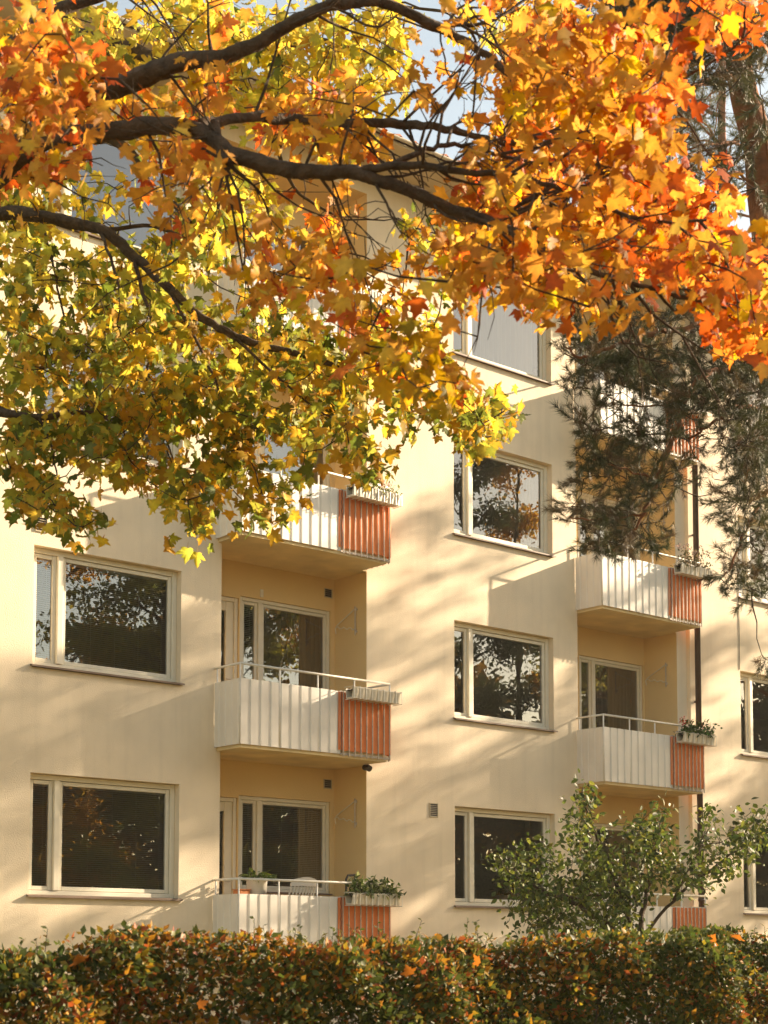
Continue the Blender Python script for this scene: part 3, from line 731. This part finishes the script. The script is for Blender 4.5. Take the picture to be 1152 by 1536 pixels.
for P, r0, r1 in LIMBS:
    pth = limb(trunk, [at(*p) for p in P], r0*.56, r1*.6, 10 if r0 > .03 else 6, .0035 if r0 > .03 else .003, 5, nodes)
    if r0 > .015: side_twigs(trunk, pth, 12 if r0 > .03 else 7, .8, .0085, nodes)
OR = [(50,60,70,60,22),(60,170,90,80,46),(10,230,40,60,14),(150,150,60,60,16),(285,140,60,40,12),(290,250,55,60,20),(255,300,30,30,5),(330,60,40,30,3),
      (430,190,60,50,16),(500,170,50,40,12),(540,220,45,35,7),(435,390,58,66,22),(510,410,50,40,6),(490,330,40,30,4),(570,540,50,35,10),(640,560,70,40,12),(520,470,50,30,7),
      (795,90,55,80,34),(860,60,90,60,40),(860,150,110,70,60),(960,140,60,80,40),(820,230,110,60,44),(930,250,90,70,50),(760,290,80,50,26),(700,330,60,25,12),(660,355,30,25,5),
      (860,330,110,50,44),(760,390,100,40,30),(690,410,50,30,10),(980,330,70,60,34),(1050,360,70,50,30),(1100,400,50,50,22),(1110,470,45,45,22),(1130,520,25,25,7),(900,455,25,30,7),(1040,290,30,20,6),
      (1105,25,50,30,14),(935,20,20,30,5),(1010,20,12,12,0),(820,430,60,25,10),(650,130,14,10,2),(655,105,10,10,1),(1080,250,20,15,1),(700,10,40,30,6),(590,420,40,25,5),(1010,400,40,30,8)]
OR = [(u, v, ru*.85, rv*.85, max(1, round(n*.60))) for u, v, ru, rv, n in OR]
uv = in_ellipses(OR); DD = rng.uniform(6.4, 10.2, len(uv))
for P, r0, r1 in LIMBS:      # keep the boughs' camera side mostly bare, as leaves hang at their outer ends
    if r0 < .03: continue
    q = np.array(smooth_path([np.array(p, float) for p in P], 8))
    for i, p in enumerate(uv):
        d2 = np.hypot(q[:, 0]-p[0], q[:, 1]-p[1]); j = d2.argmin()
        if d2[j] < 42 and i % 5 > 1 and DD[i] < q[j, 2]+.25 and q[j, 0] > 180: DD[i] = q[j, 2]+rng.uniform(.3, 1.9)
cen = unproj(uv, DD)
tw = MB()
dr = grow(tw, nodes, cen, .012, .0028, .15, 5, .05)
bare = unproj(in_ellipses([(620, 300, 140, 60, 30), (450, 150, 160, 60, 24), (900, 420, 120, 50, 26), (760, 180, 120, 80, 24), (560, 370, 60, 50, 10)]), rng.uniform(7.3, 8.4, 114))
grow(tw, nodes, bare, .008, .002, .15, 4, .035)
# bare dangling twigs
dang = unproj(np.array([(535,350),(560,330),(590,390),(610,345),(575,400),(598,330),(455,300),(540,385),(660,240),(665,250),(655,160),(640,130),(560,600),(120,480),(520,250),(660,390)]), rng.uniform(7.4, 7.9, 16))
grow(tw, nodes, dang, .009, .0025, .1, 5)
wood(trunk, tw, 'bark', mo)
def orange_col(C_, n):
    uu = (C_-CAM)@RT/((C_-CAM)@FW)*FPX+PPX; vv2 = PPY-(C_-CAM)@UP/((C_-CAM)@FW)*FPX
    c = pal([(.66,.31,.055),(.70,.36,.06),(.62,.26,.045),(.72,.42,.075),(.64,.28,.05)], n)
    r = pal([(.62,.13,.025),(.66,.19,.04),(.55,.10,.02)], n); y = pal([(.72,.45,.04),(.70,.40,.03)], n)
    pr = np.where(uu > 960, .55, np.where((uu < 150), .35, .14)); rr = rng.random(n)
    c = np.where((rr < pr)[:, None], r, c); c = np.where((rr > .92)[:, None], y, c)
    low = (vv2 > 480) & (uu < 800); gy = pal([(.50,.28,.02),(.30,.24,.02),(.62,.34,.03)], n); return np.where(low[:, None] & (rr > .3)[:, None], gy, c)
leaves_at('crown', cen, dr, 11, .19, .087, orange_col, MT['maple'], mo, (MAPLE_V, MAPLE_F), vary=MAPLE_C)

# --- farther yellow-green maple ---
tb2 = at(-260, 1350, 12.0); tb2[2] = 0
my = empty('maple_tree', tuple(tb2), 'farther maple with smaller yellow and green leaves hanging before the left windows', 'tree', 'maples in autumn colour')
trunk = MB(); nodes = []; crotch = at(-180, 560, 12.0)
limb(trunk, [tb2, tb2+np.array([0, 0, 1.5]), (tb2+crotch)/2, crotch], .26, .17, 12, 0, 6, None)
for P, r0, r1 in [
 ([(-180,560,12),(-80,350,12),(0,320,11.8),(60,325,11.7),(150,345,11.6),(200,385,11.6),(250,430,11.5),(300,475,11.5),(345,500,11.4),(400,520,11.4),(480,540,11.4),(560,580,11.4),(640,595,11.4),(720,600,11.4)], .056, .008),
 ([(-180,560,12),(-60,600,11.8),(0,617,11.6),(60,625,11.5),(130,618,11.5),(190,640,11.4)], .05, .012),
 ([(-180,560,12),(-120,200,12.5),(0,60,12.6),(150,60,12.6),(260,95,12.6),(380,80,12.6),(480,60,12.6),(560,90,12.6)], .10, .012),
 ([(-120,200,12.5),(60,200,12.4),(180,215,12.3),(230,290,12.1),(265,310,12.0),(290,340,12),(330,380,12)], .05, .010),
 ([(150,345,11.6),(230,340,11.7),(290,360,11.8),(340,385,11.9)], .018, .006),
 ([(200,385,11.6),(215,440,11.5),(235,510,11.4),(220,560,11.4),(240,620,11.3),(260,690,11.3),(290,760,11.3)], .016, .004),
 ([(150,345,11.6),(170,400,11.4),(190,470,11.3),(215,530,11.3)], .014, .005),
 ([(60,325,11.7),(80,400,11.6),(100,480,11.6),(140,530,11.5)], .012, .005),
 ([(250,430,11.5),(300,520,11.4),(330,590,11.3),(350,650,11.3),(380,700,11.3),(395,750,11.3)], .013, .004),
 ([(345,500,11.4),(410,560,11.3),(470,610,11.2),(540,650,11.2)], .014, .004),
 ([(60,625,11.5),(80,680,11.4),(90,740,11.4),(110,780,11.4)], .010, .003),
 ([(380,80,12.6),(440,140,12.5),(420,230,12.4),(450,290,12.4),(520,330,12.4)], .03, .006),
 ([(560,90,12.6),(600,50,12.6),(610,10,12.6)], .012, .004),
]: limb(trunk, [at(*p) for p in P], r0, r1, 9 if r0 > .03 else 6, .004, 5, nodes)
YL = [(330,40,80,50,40),(450,60,90,60,44),(540,100,60,70,34),(580,40,25,50,16),(600,150,12,40,3),(390,140,70,50,24),(490,170,70,50,24),(240,20,60,30,14),(180,90,60,50,12),(250,180,60,40,14),(60,60,60,40,14),(100,20,60,30,16),(150,70,40,40,10),
      (60,300,70,50,30),(40,390,50,60,22),(160,300,50,50,10),(290,350,70,60,28),(250,400,80,50,26),(370,330,50,60,13),(340,260,40,50,14),(130,420,60,40,16),(30,460,40,40,14),
      (200,480,80,50,30),(60,530,70,40,26),(150,560,80,50,36),(290,520,80,60,36),(390,470,60,50,18),(430,570,90,42,30),(300,610,100,50,54),(170,650,90,50,44),(50,650,60,60,30),(50,730,50,40,16),(110,770,30,30,6),
      (220,720,60,30,14),(290,750,20,40,7),(330,690,50,40,18),(390,650,50,40,18),(390,740,25,30,7),(470,620,60,40,20),(530,580,50,35,9),(540,660,25,30,6),(560,690,14,18,2),(460,690,20,25,3),(620,600,50,30,10),(700,620,50,28,14),(770,610,22,20,5),(700,650,25,20,5),(60,770,30,20,3),(295,785,12,22,6),(392,765,14,22,6),(130,790,16,16,5),(560,690,16,22,5),(720,655,25,20,8),(440,730,20,20,4),(560,520,50,40,8),(610,490,50,30,5),(490,500,40,40,7),(630,510,40,40,5),
      (660,340,50,30,8),(710,385,50,25,8),(760,60,60,50,10),(820,50,70,40,8)]
YL = [(u, v, ru*.95, rv*.95, max(1, round(n*.85))) for u, v, ru, rv, n in YL]
uv = in_ellipses(YL); DD = rng.uniform(10.6, 12.9, len(uv)); q = np.array([(0,320),(60,325),(150,345),(200,385),(250,430),(300,475),(345,500),(400,520)], float)
q = np.array(smooth_path([np.array([a, b, 0]) for a, b in q], 6))
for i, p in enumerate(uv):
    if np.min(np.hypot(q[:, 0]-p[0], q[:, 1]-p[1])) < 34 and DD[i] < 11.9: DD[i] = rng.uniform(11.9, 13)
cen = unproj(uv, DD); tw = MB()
dr = grow(tw, nodes, cen, .013, .003, .25, 5)
wood(trunk, tw, 'bark', my)
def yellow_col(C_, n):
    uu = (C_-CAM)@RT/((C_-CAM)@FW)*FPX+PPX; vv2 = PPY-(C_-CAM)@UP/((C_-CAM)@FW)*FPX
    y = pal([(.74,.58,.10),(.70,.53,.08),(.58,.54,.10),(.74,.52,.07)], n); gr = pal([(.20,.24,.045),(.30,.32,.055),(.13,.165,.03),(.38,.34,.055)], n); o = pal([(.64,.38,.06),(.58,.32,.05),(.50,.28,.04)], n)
    pg = np.clip((vv2-200)/420, .08, .72); rr = rng.random(n); rr2 = rng.random(n)  # greener lower down, with the crown's self-shade put into the colour too
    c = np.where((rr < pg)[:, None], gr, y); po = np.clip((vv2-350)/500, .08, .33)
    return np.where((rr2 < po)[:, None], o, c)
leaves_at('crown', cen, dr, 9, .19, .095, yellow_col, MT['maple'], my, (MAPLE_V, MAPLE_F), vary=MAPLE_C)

# --- pine on the right, in front of the right balconies ---
tb3 = at(1215, 1300, 15.5); tb3[2] = 0
pi_ = empty('pine_tree', tuple(tb3), 'pine with reddish trunk and hanging needle branches before the right balconies', 'tree')
trunk = MB(); nodes = []
tp = [tb3, at(1212, 1000, 15.5), at(1195, 600, 15.5), at(1162, 400, 15.5), at(1146, 290, 15.5), at(1138, 220, 15.5), at(1118, 150, 15.5), at(1106, 80, 15.5), at(1098, -40, 15.5), at(1090, -200, 15.5)]
q = smooth_path(tp, 6); trunk.tube(q, [.21+(.09-.21)*i/(len(q)-1) for i in range(len(q))], 14)
PL = [
 ([(1118,150,15.5),(1085,110,15.2),(1040,130,14.9),(1010,140,14.7),(970,155,14.5)], .035, .010),
 ([(1106,80,15.5),(1060,40,15.2),(1010,20,15.0),(940,10,14.8),(890,-10,14.6)], .035, .010),
 ([(1138,220,15.5),(1080,215,15.0),(1020,225,14.7)], .02, .006),
 ([(1146,290,15.5),(1100,260,15.1),(1050,290,14.9)], .02, .006),
 ([(1150,320,15.5),(1152,200,14.6),(1130,120,14.4)], .02, .006),
 ([(1162,400,15.5),(1100,470,15.0),(1040,490,14.6),(980,500,14.4),(920,520,14.3),(880,535,14.2),(848,520,14.2)], .04, .007),
 ([(1195,600,15.5),(1120,560,15.0),(1060,560,14.7),(1030,600,14.5),(1005,670,14.3),(985,720,14.3),(965,770,14.2),(950,800,14.2)], .04, .008),
 ([(1195,600,15.5),(1160,620,14.9),(1110,610,14.6),(1060,640,14.5),(1030,660,14.5)], .03, .008),
 ([(1200,680,15.5),(1160,720,14.9),(1120,790,14.7),(1100,840,14.6),(1080,870,14.6)], .025, .006),
 ([(985,720,14.3),(930,700,14.2),(890,690,14.1)], .012, .005),
 ([(965,770,14.2),(900,780,14.1),(855,775,14.0)], .012, .005),
 ([(1030,600,14.5),(960,610,14.3),(900,590,14.2)], .012, .005),
 ([(1200,660,15.5),(1150,560,14.8),(1120,500,14.7),(1080,420,14.7)], .02, .006),
]
for P, r0, r1 in PL: limb(trunk, [at(*p) for p in P], r0, r1, 7, .008, 6, nodes)
PN = [(960,20,70,35,105),(1060,25,80,40,125),(1000,80,70,40,85),(930,70,40,40,40),(1120,60,40,60,50),(1120,90,40,50,20),(1060,130,60,30,14),(1020,170,40,30,8),(1110,260,40,50,10),(1060,270,50,50,14),(1030,220,40,40,10),(1135,200,20,60,6),
      (1000,490,80,30,34),(930,530,70,30,44),(870,520,30,30,12),(960,560,80,26,40),(900,600,50,30,12),(1040,560,60,50,34),(1110,530,50,50,44),(1120,620,40,70,60),(1060,640,60,50,34),(990,640,60,40,20),(930,660,50,40,26),
      (890,700,40,30,16),(950,720,50,30,24),(1000,700,30,50,16),(870,770,30,18,10),(920,800,50,35,22),(960,780,40,40,16),(1130,700,25,40,22),(1100,740,40,40,14),(1090,860,30,25,10),(1130,800,30,60,24),(1140,880,20,40,14),(1120,440,40,25,10),(1110,395,40,20,8),(1150,600,20,120,30),(1145,760,15,60,10),(1145,985,8,10,2),(880,640,20,25,6)]
uv = in_ellipses(PN); cen = unproj(uv, rng.uniform(13.6, 15.6, len(uv))); tw = MB()
dr = grow(tw, nodes, cen, .016, .0035, .1, 4)
wood(trunk, tw, 'pinebark', pi_)
def needles(cen, dr, parent, per, jit, cols, scale, nneed=46):
    tv, tf = tuft(nneed, 5); n = len(cen)*per; C_ = np.repeat(cen, per, 0); d = np.repeat(dr, per, 0)+rdir(n)*.7+np.array([0, 0, .15])
    P = C_+rdir(n)*jit*rng.random((n, 1))
    return scatter('crown', tv, tf, P, frames(d, rdir(n)), scale*rng.uniform(.7, 1.2, n), pal(cols, n, .35), MT['needle'], parent)
needles(cen, dr, pi_, 3, .08, [(.065,.075,.028),(.085,.085,.032),(.05,.058,.022),(.13,.085,.04)], 1.15, 84)

# --- pine far behind the building ---
tb4 = np.array([33.5, 13.5, 0.0]); tb4 = at(1078, 380, 43); tb4[2] = 0
pf = empty('pine_tree', tuple(tb4), 'distant pine whose thin red trunk rises behind the roof at the right', 'tree')
trunk = MB(); nodes = []; top = at(1085, 60, 43.5)
q = limb(trunk, [tb4, tb4+np.array([.1, 0, 8]), at(1074, 400, 43), at(1080, 300, 43.2), top], .24, .08, 10, .01)
cl = []
for i in range(34):
    z0 = rng.uniform(.66, 1.0); a = rng.random()*2*math.pi; b0 = np.array(q[int(z0*(len(q)-1))]); L = rng.uniform(1.0, 2.8)
    e = b0+np.array([math.cos(a)*L, math.sin(a)*L, rng.uniform(-.2, .7)]); limb(trunk, [b0, (b0+e)/2+np.array([0, 0, .15]), e], .04, .012, 5, .02, 4, nodes)
    cl += [e+rdir(1)[0]*rng.random()*.7 for _ in range(9)]
cl = np.array(cl); dr = grow(trunk, nodes, cl, .012, .005, .05, 4); trunk.build('trunk', MT['pinebark'], pf, smooth=True)
needles(cl, dr, pf, 4, .3, [(.08,.09,.03),(.10,.10,.04)], 2.2, 46)

# --- small fruit tree before the right ground-floor balcony ---
tbs = at(965, 1420, 16.2); tbs[2] = 0
ap = empty('fruit_tree', tuple(tbs), 'small green-leaved fruit tree between the hedge and the wall', 'tree')
trunk = MB(); nodes = []
for P, r0, r1 in [([(965,1640,16.2),(962,1500,16.2),(955,1420,16.2)], .05, .032), ([(955,1420,16.2),(900,1380,16.1),(850,1350,16),(800,1330,15.9),(765,1310,15.9)], .03, .007),
 ([(955,1420,16.2),(930,1340,16.2),(900,1270,16.1),(885,1230,16.1),(875,1205,16.1)], .03, .006), ([(955,1420,16.2),(970,1340,16.3),(985,1270,16.3),(990,1230,16.3)], .03, .006),
 ([(955,1420,16.2),(1010,1350,16.3),(1060,1310,16.3),(1110,1270,16.3),(1160,1245,16.3),(1200,1235,16.3)], .02, .005), ([(930,1340,16.2),(850,1345,16),(790,1335,16),(750,1290,16)], .018, .005),
 ([(1010,1350,16.3),(1040,1290,16.2),(1065,1240,16.2)], .014, .005)]: limb(trunk, [at(*p) for p in P], r0, r1, 7, .006, 6, nodes)
AP = [(870,1225,26,36,22),(880,1290,46,36,34),(943,1255,26,32,13),(920,1325,60,45,56),(985,1265,34,45,34),(995,1320,40,30,26),(800,1290,34,34,24),(830,1330,56,36,40),(760,1295,26,28,13),(870,1372,80,30,56),(925,1375,36,25,16),(1060,1290,36,34,22),(1062,1240,14,26,8),(1100,1285,36,26,20),(1130,1250,36,22,20),(1050,1325,20,16,6),(770,1340,26,24,7),(800,1380,46,18,14),(1120,1225,12,14,5),(880,1400,60,12,16),(875,1195,12,16,6),(990,1222,14,18,7),(1148,1225,10,20,6)]
uv = in_ellipses(AP); cen = unproj(uv, rng.uniform(15.3, 17.1, len(uv))); tw = MB()
dr = grow(tw, nodes, cen, .010, .0025, -.1, 4)
wood(trunk, tw, 'bark', ap)
leaves_at('crown', cen, dr, 11, .16, .076, lambda C_, n: pal([(.065,.10,.02),(.09,.125,.025),(.05,.07,.016),(.17,.18,.035)], n, .45), MT['green'], ap, (OVAL_V, OVAL_F), .35, .4)

# --- trees standing to the right, outside the frame: they shade the wall and show in the panes ---
def round_tree(base, H, crown_r, crown_z0, ncl, per, size, cols, label, name, bark='bark', conifer=False, group='trees of the garden mirrored in the windows', spread=.55, tmpl=(KITE_V, KITE_F)):
    base = np.array(base, float); o = empty(name, tuple(base), label, 'tree', group)
    t_ = MB(); nodes = []
    limb(t_, [base, base+np.array([.1, .05, H*.4]), base+np.array([-.1, .1, H*.75]), base+np.array([0, 0, H*.97])], (.035 if H < 14 else .02)*H**.8, .03, 9, .03, 6, nodes)
    nodes = [p for p in nodes if p[2] > crown_z0*.8]; cl = []
    for i in range(26):
        zz = rng.uniform(crown_z0, H*.95); f = (zz-crown_z0)/(H-crown_z0); rr = crown_r*((1-f) if conifer else math.sqrt(max(.05, 1-(2*f-.75)**2/1.6)))*rng.uniform(.55, 1.05)
        a = rng.random()*2*math.pi; b0 = base+np.array([0, 0, zz]); e = b0+np.array([math.cos(a)*rr, math.sin(a)*rr, rng.uniform(-.5, .3) if conifer else rng.uniform(-.3, 1.0)])
        limb(t_, [b0-np.array([0, 0, .6 if not conifer else 0]), (b0+e)/2+np.array([0, 0, .2]), e], .05, .015, 5, .03, 4, nodes)
        for j in range(max(1, ncl//26)): cl.append(b0+(e-b0)*rng.uniform(.35, 1.08)+rdir(1)[0]*rng.random()*.8*np.array([1, 1, .6]))
    cl = np.array(cl); dr = grow(t_, nodes, cl, .02, .006, .1, 4); t_.build('trunk', MT[bark], o)
    leaves_at('crown', cl, dr, per, spread, size, lambda C_, n: pal(cols, n, .35), MT['green' if cols is DK else 'maple'], o, tmpl, .4, .4)
    return o
BI = [(.34,.30,.07),(.24,.25,.06),(.42,.34,.07)]; OG = [(.56,.28,.05),(.48,.22,.04),(.60,.34,.05)]; DK = [(.11,.13,.05),(.13,.15,.055),(.16,.15,.07)]
SG = 'trees to the right that shade the facade'
rng = np.random.default_rng(2); random.seed(3)
for bx, by, H, lab in [(30.6,-6.4,15.2,'left end'),(34.0,-6.0,15.8,'left windows'),(37.4,-7.0,16.4,'left balconies'),(40.8,-6.2,15.4,'middle windows'),(44.2,-7.0,16.6,'right balconies'),(48.0,-6.6,15.6,'right end')]:
    round_tree((bx, by, 0), H, 2.5, 8.2, 104, 34, .17, DK, 'dark pine standing outside the picture that shades the %s of the facade' % lab, 'pine_tree', 'pinebark', group=SG, spread=.42)
rng = np.random.default_rng(21); random.seed(5)
for b, H, r, z0, cols, lab, nm in [
  ((29.2,-26.0,0), 18.0, 3.6, 2.5, BI, 'yellow-green birch mirrored in the middle of the left windows', 'birch_tree'),
  ((24.0,-29.0,0), 19.0, 3.6, 2.5, BI, 'yellow-green birch mirrored in the panes of the left windows', 'birch_tree'),
  ((28.0,-30.5,0), 20.5, 3.4, 2.0, OG, 'orange-leaved tree mirrored in the right half of the left windows', 'broadleaf_tree'),
  ((31.5,-28.5,0), 20.0, 3.4, 2.5, DK, 'dark evergreen mirrored at the edge of the left balcony doors', 'pine_tree'),
  ((35.0,-29.5,0), 19.5, 3.4, 2.5, BI, 'yellow-green birch mirrored in the left balcony windows', 'birch_tree'),
  ((39.5,-28.0,0), 22.0, 3.6, 2.5, OG, 'orange-leaved tree mirrored in the left half of the middle windows', 'broadleaf_tree'),
  ((43.8,-27.4,0), 22.5, 3.6, 3.0, DK, 'tall dark pine mirrored in the middle windows, its top in the highest pane', 'pine_tree'),
  ((47.3,-28.0,0), 23.5, 4.0, 2.5, OG, 'orange-leaved tree mirrored in the right half of the middle windows', 'broadleaf_tree'),
  ((50.5,-28.0,0), 20.0, 3.4, 2.5, BI, 'yellow-green birch mirrored in the right balcony doors', 'birch_tree'),
  ((52.0,-18.5,0), 13.5, 3.0, 2.5, DK, 'dark evergreen mirrored in the windows at the right edge', 'pine_tree'),
  ((58.0,-20.0,0), 15.0, 3.2, 2.5, BI, 'yellow-green birch mirrored in the windows at the right edge', 'birch_tree')]:
    round_tree(b, H, r, z0, 520, 42, .20, cols, lab, nm, spread=.65)

# the wood beyond the garden: one mass, seen only in the panes
nw = 60000; an = rng.uniform(math.radians(24), math.radians(84), nw); rw = rng.uniform(50, 58, nw); hw = (15.2+2.2*np.sin(an*31)+1.5*np.sin(an*73+1))*rng.random(nw)**.8
Pw = np.stack([17+rw*np.cos(an), -rw*np.sin(an), hw], 1)
tag(scatter('woods', KITE_V, KITE_F, Pw, frames(rdir(nw), rdir(nw)), rng.uniform(.4, .85, nw), pal([(.14,.13,.05),(.26,.17,.05),(.38,.2,.05)], nw, .4), MT['green']), 'dark autumn wood beyond the garden, mirrored low in the window panes', 'woods', kind='stuff')

# ------------------------------------------------------------------ hedge
he = empty('hedge', (7.5, -11.0, 0), 'clipped hedge of small green and orange leaves along the bottom', 'hedge')
N_ = 92000
hx = rng.uniform(2.5, 12.5, N_); top = 1.65+.0167*hx+.05*np.sin(hx*1.7)+.035*np.sin(hx*4.3+1)+.02*np.sin(hx*9.1)+.07*np.exp(-((hx-6.55)/.35)**2)
hz = np.where(rng.random(N_) < .9, rng.uniform(.9, 1.0, N_)*0+rng.uniform(.95, 1.0, N_)*0+.95+(top-.95)*rng.random(N_)**.85, rng.uniform(.05, .95, N_))
front = -11.40+.15*np.sin(hx*2.3+hz*3)+.07*np.sin(hx*5.9-hz*4.1)+.05*np.sin(hx*11+hz*9)
dep = rng.exponential(.16, N_); dep = np.minimum(dep, 1.0)
edge = np.clip((hz-1.55)/.25, 0, 1)**2*.12
hy = front+edge+dep
P = np.stack([hx, hy, hz], 1); tip = rdir(N_)+np.array([0, -.5, .25])
cg = pal([(.068,.092,.02),(.09,.112,.024),(.056,.072,.018),(.13,.125,.028)], N_, .35); co = pal([(.36,.15,.025),(.42,.20,.03),(.32,.08,.025),(.32,.21,.03)], N_, .3)
pat = .24+.26*np.sin(hx*1.9+hz*2.5)*np.sin(hz*6-hx*.7)+.16*(hx < 6.5)
ch_ = np.where((rng.random(N_) < np.clip(pat, .06, .7))[:, None], co, cg)
st = MB()
for i in range(420):
    x = random.uniform(2.6, 12.4); y = random.uniform(-11.2, -10.5); z = random.uniform(.5, 1.3); h = random.uniform(.3, .6)
    st.tube([(x, y, z-.5), (x+random.uniform(-.1, .1), y+random.uniform(-.15, .1), z), (x+random.uniform(-.2, .2), y+random.uniform(-.35, .1), min(z+h, 1.75))], [.007, .005, .003], 4, False)
sh_p = []; sh_d = []
for i in range(95):
    x = random.uniform(3.0, 12.0) if i % 3 else random.choice([random.gauss(5.5, .3), random.gauss(6.6, .35)]); y = random.uniform(-11.3, -10.4); h = random.uniform(.03, .13)*(1.35 if i % 3 == 0 else 1)
    a = np.array([x, y, 1.55+.0167*x]); e = a+np.array([random.gauss(0, .05), random.gauss(0, .05), .07+h])
    st.tube([a, (a+e)/2+rng.normal(size=3)*.01, e], [.003, .0025, .0015], 4, False)
    for t in np.linspace(.35, 1, 7): sh_p.append(a+(e-a)*t); sh_d.append(rdir(1)[0]*[1, 1, .3]+np.array([0, 0, .4]))
st.build('stem', MT['twig'], he)
sp = np.array(sh_p); n = len(sp)
P = np.vstack([P, sp]); R_all = np.concatenate([frames(tip, rdir(N_)+np.array([0, -.3, .7])), frames(np.array(sh_d), rdir(n)+np.array([0, 0, 1.]))])
s_all = np.concatenate([.048*rng.uniform(.55, 1.3, N_), .038*rng.uniform(.6, 1.2, n)]); c_all = np.vstack([ch_, pal([(.08,.11,.02),(.10,.12,.03),(.2,.14,.03)], n, .3)])
scatter('foliage', KITE_V, KITE_F, P, R_all, s_all, c_all, MT['green'], he)
# fallen maple leaves lying on the hedge
fl0 = None
for i in range(36):
    x = random.uniform(3.3, 10.5); on_top = random.random() < .85
    z = 1.625+.0167*x+.05*math.sin(x*1.7)+.035*math.sin(x*4.3+1)+.01 if on_top else random.uniform(1.3, 1.7); y = random.uniform(-11.45, -11.0) if on_top else -11.50
    if fl0 is None:
        fl0 = scatter('fallen_leaf', MAPLE_V, MAPLE_F, np.zeros((1, 3)), np.eye(3)[None], [1.0], np.array([(.34, .11, .02)]), MT['maple']); o = fl0
        tag(o, 'orange maple leaf fallen on the hedge', 'leaf', 'fallen maple leaves on the hedge')
    else: o = fl0.copy(); COL.objects.link(o)
    s = random.uniform(.05, .095); o.location = (x, y, z-.05); o.scale = (s, s, s); o.rotation_euler = (random.uniform(.1, 1.4), random.uniform(-.8, .8), random.uniform(-3, 3))

# ------------------------------------------------------------------ thin warm air volume, added as a veil to lift the dark tones
hz_ = MB().box(-30, 90, -75, 30, -1, 34).build('added_veil', MT['lawn']); hz_['kind'] = 'stuff'; hz_['label'] = 'thin warm veil added in the air to lift the dark tones'
hm = bpy.data.materials.new('added_veil_air'); hm.use_nodes = True; hm.node_tree.nodes.clear()
pv = hm.node_tree.nodes.new('ShaderNodeVolumePrincipled'); pv.inputs['Density'].default_value = .0005; pv.inputs['Color'].default_value = (.97, .93, .86, 1); pv.inputs['Anisotropy'].default_value = .3
ho = hm.node_tree.nodes.new('ShaderNodeOutputMaterial'); hm.node_tree.links.new(pv.outputs[0], ho.inputs['Volume'])
hz_.data.materials.clear(); hz_.data.materials.append(hm)
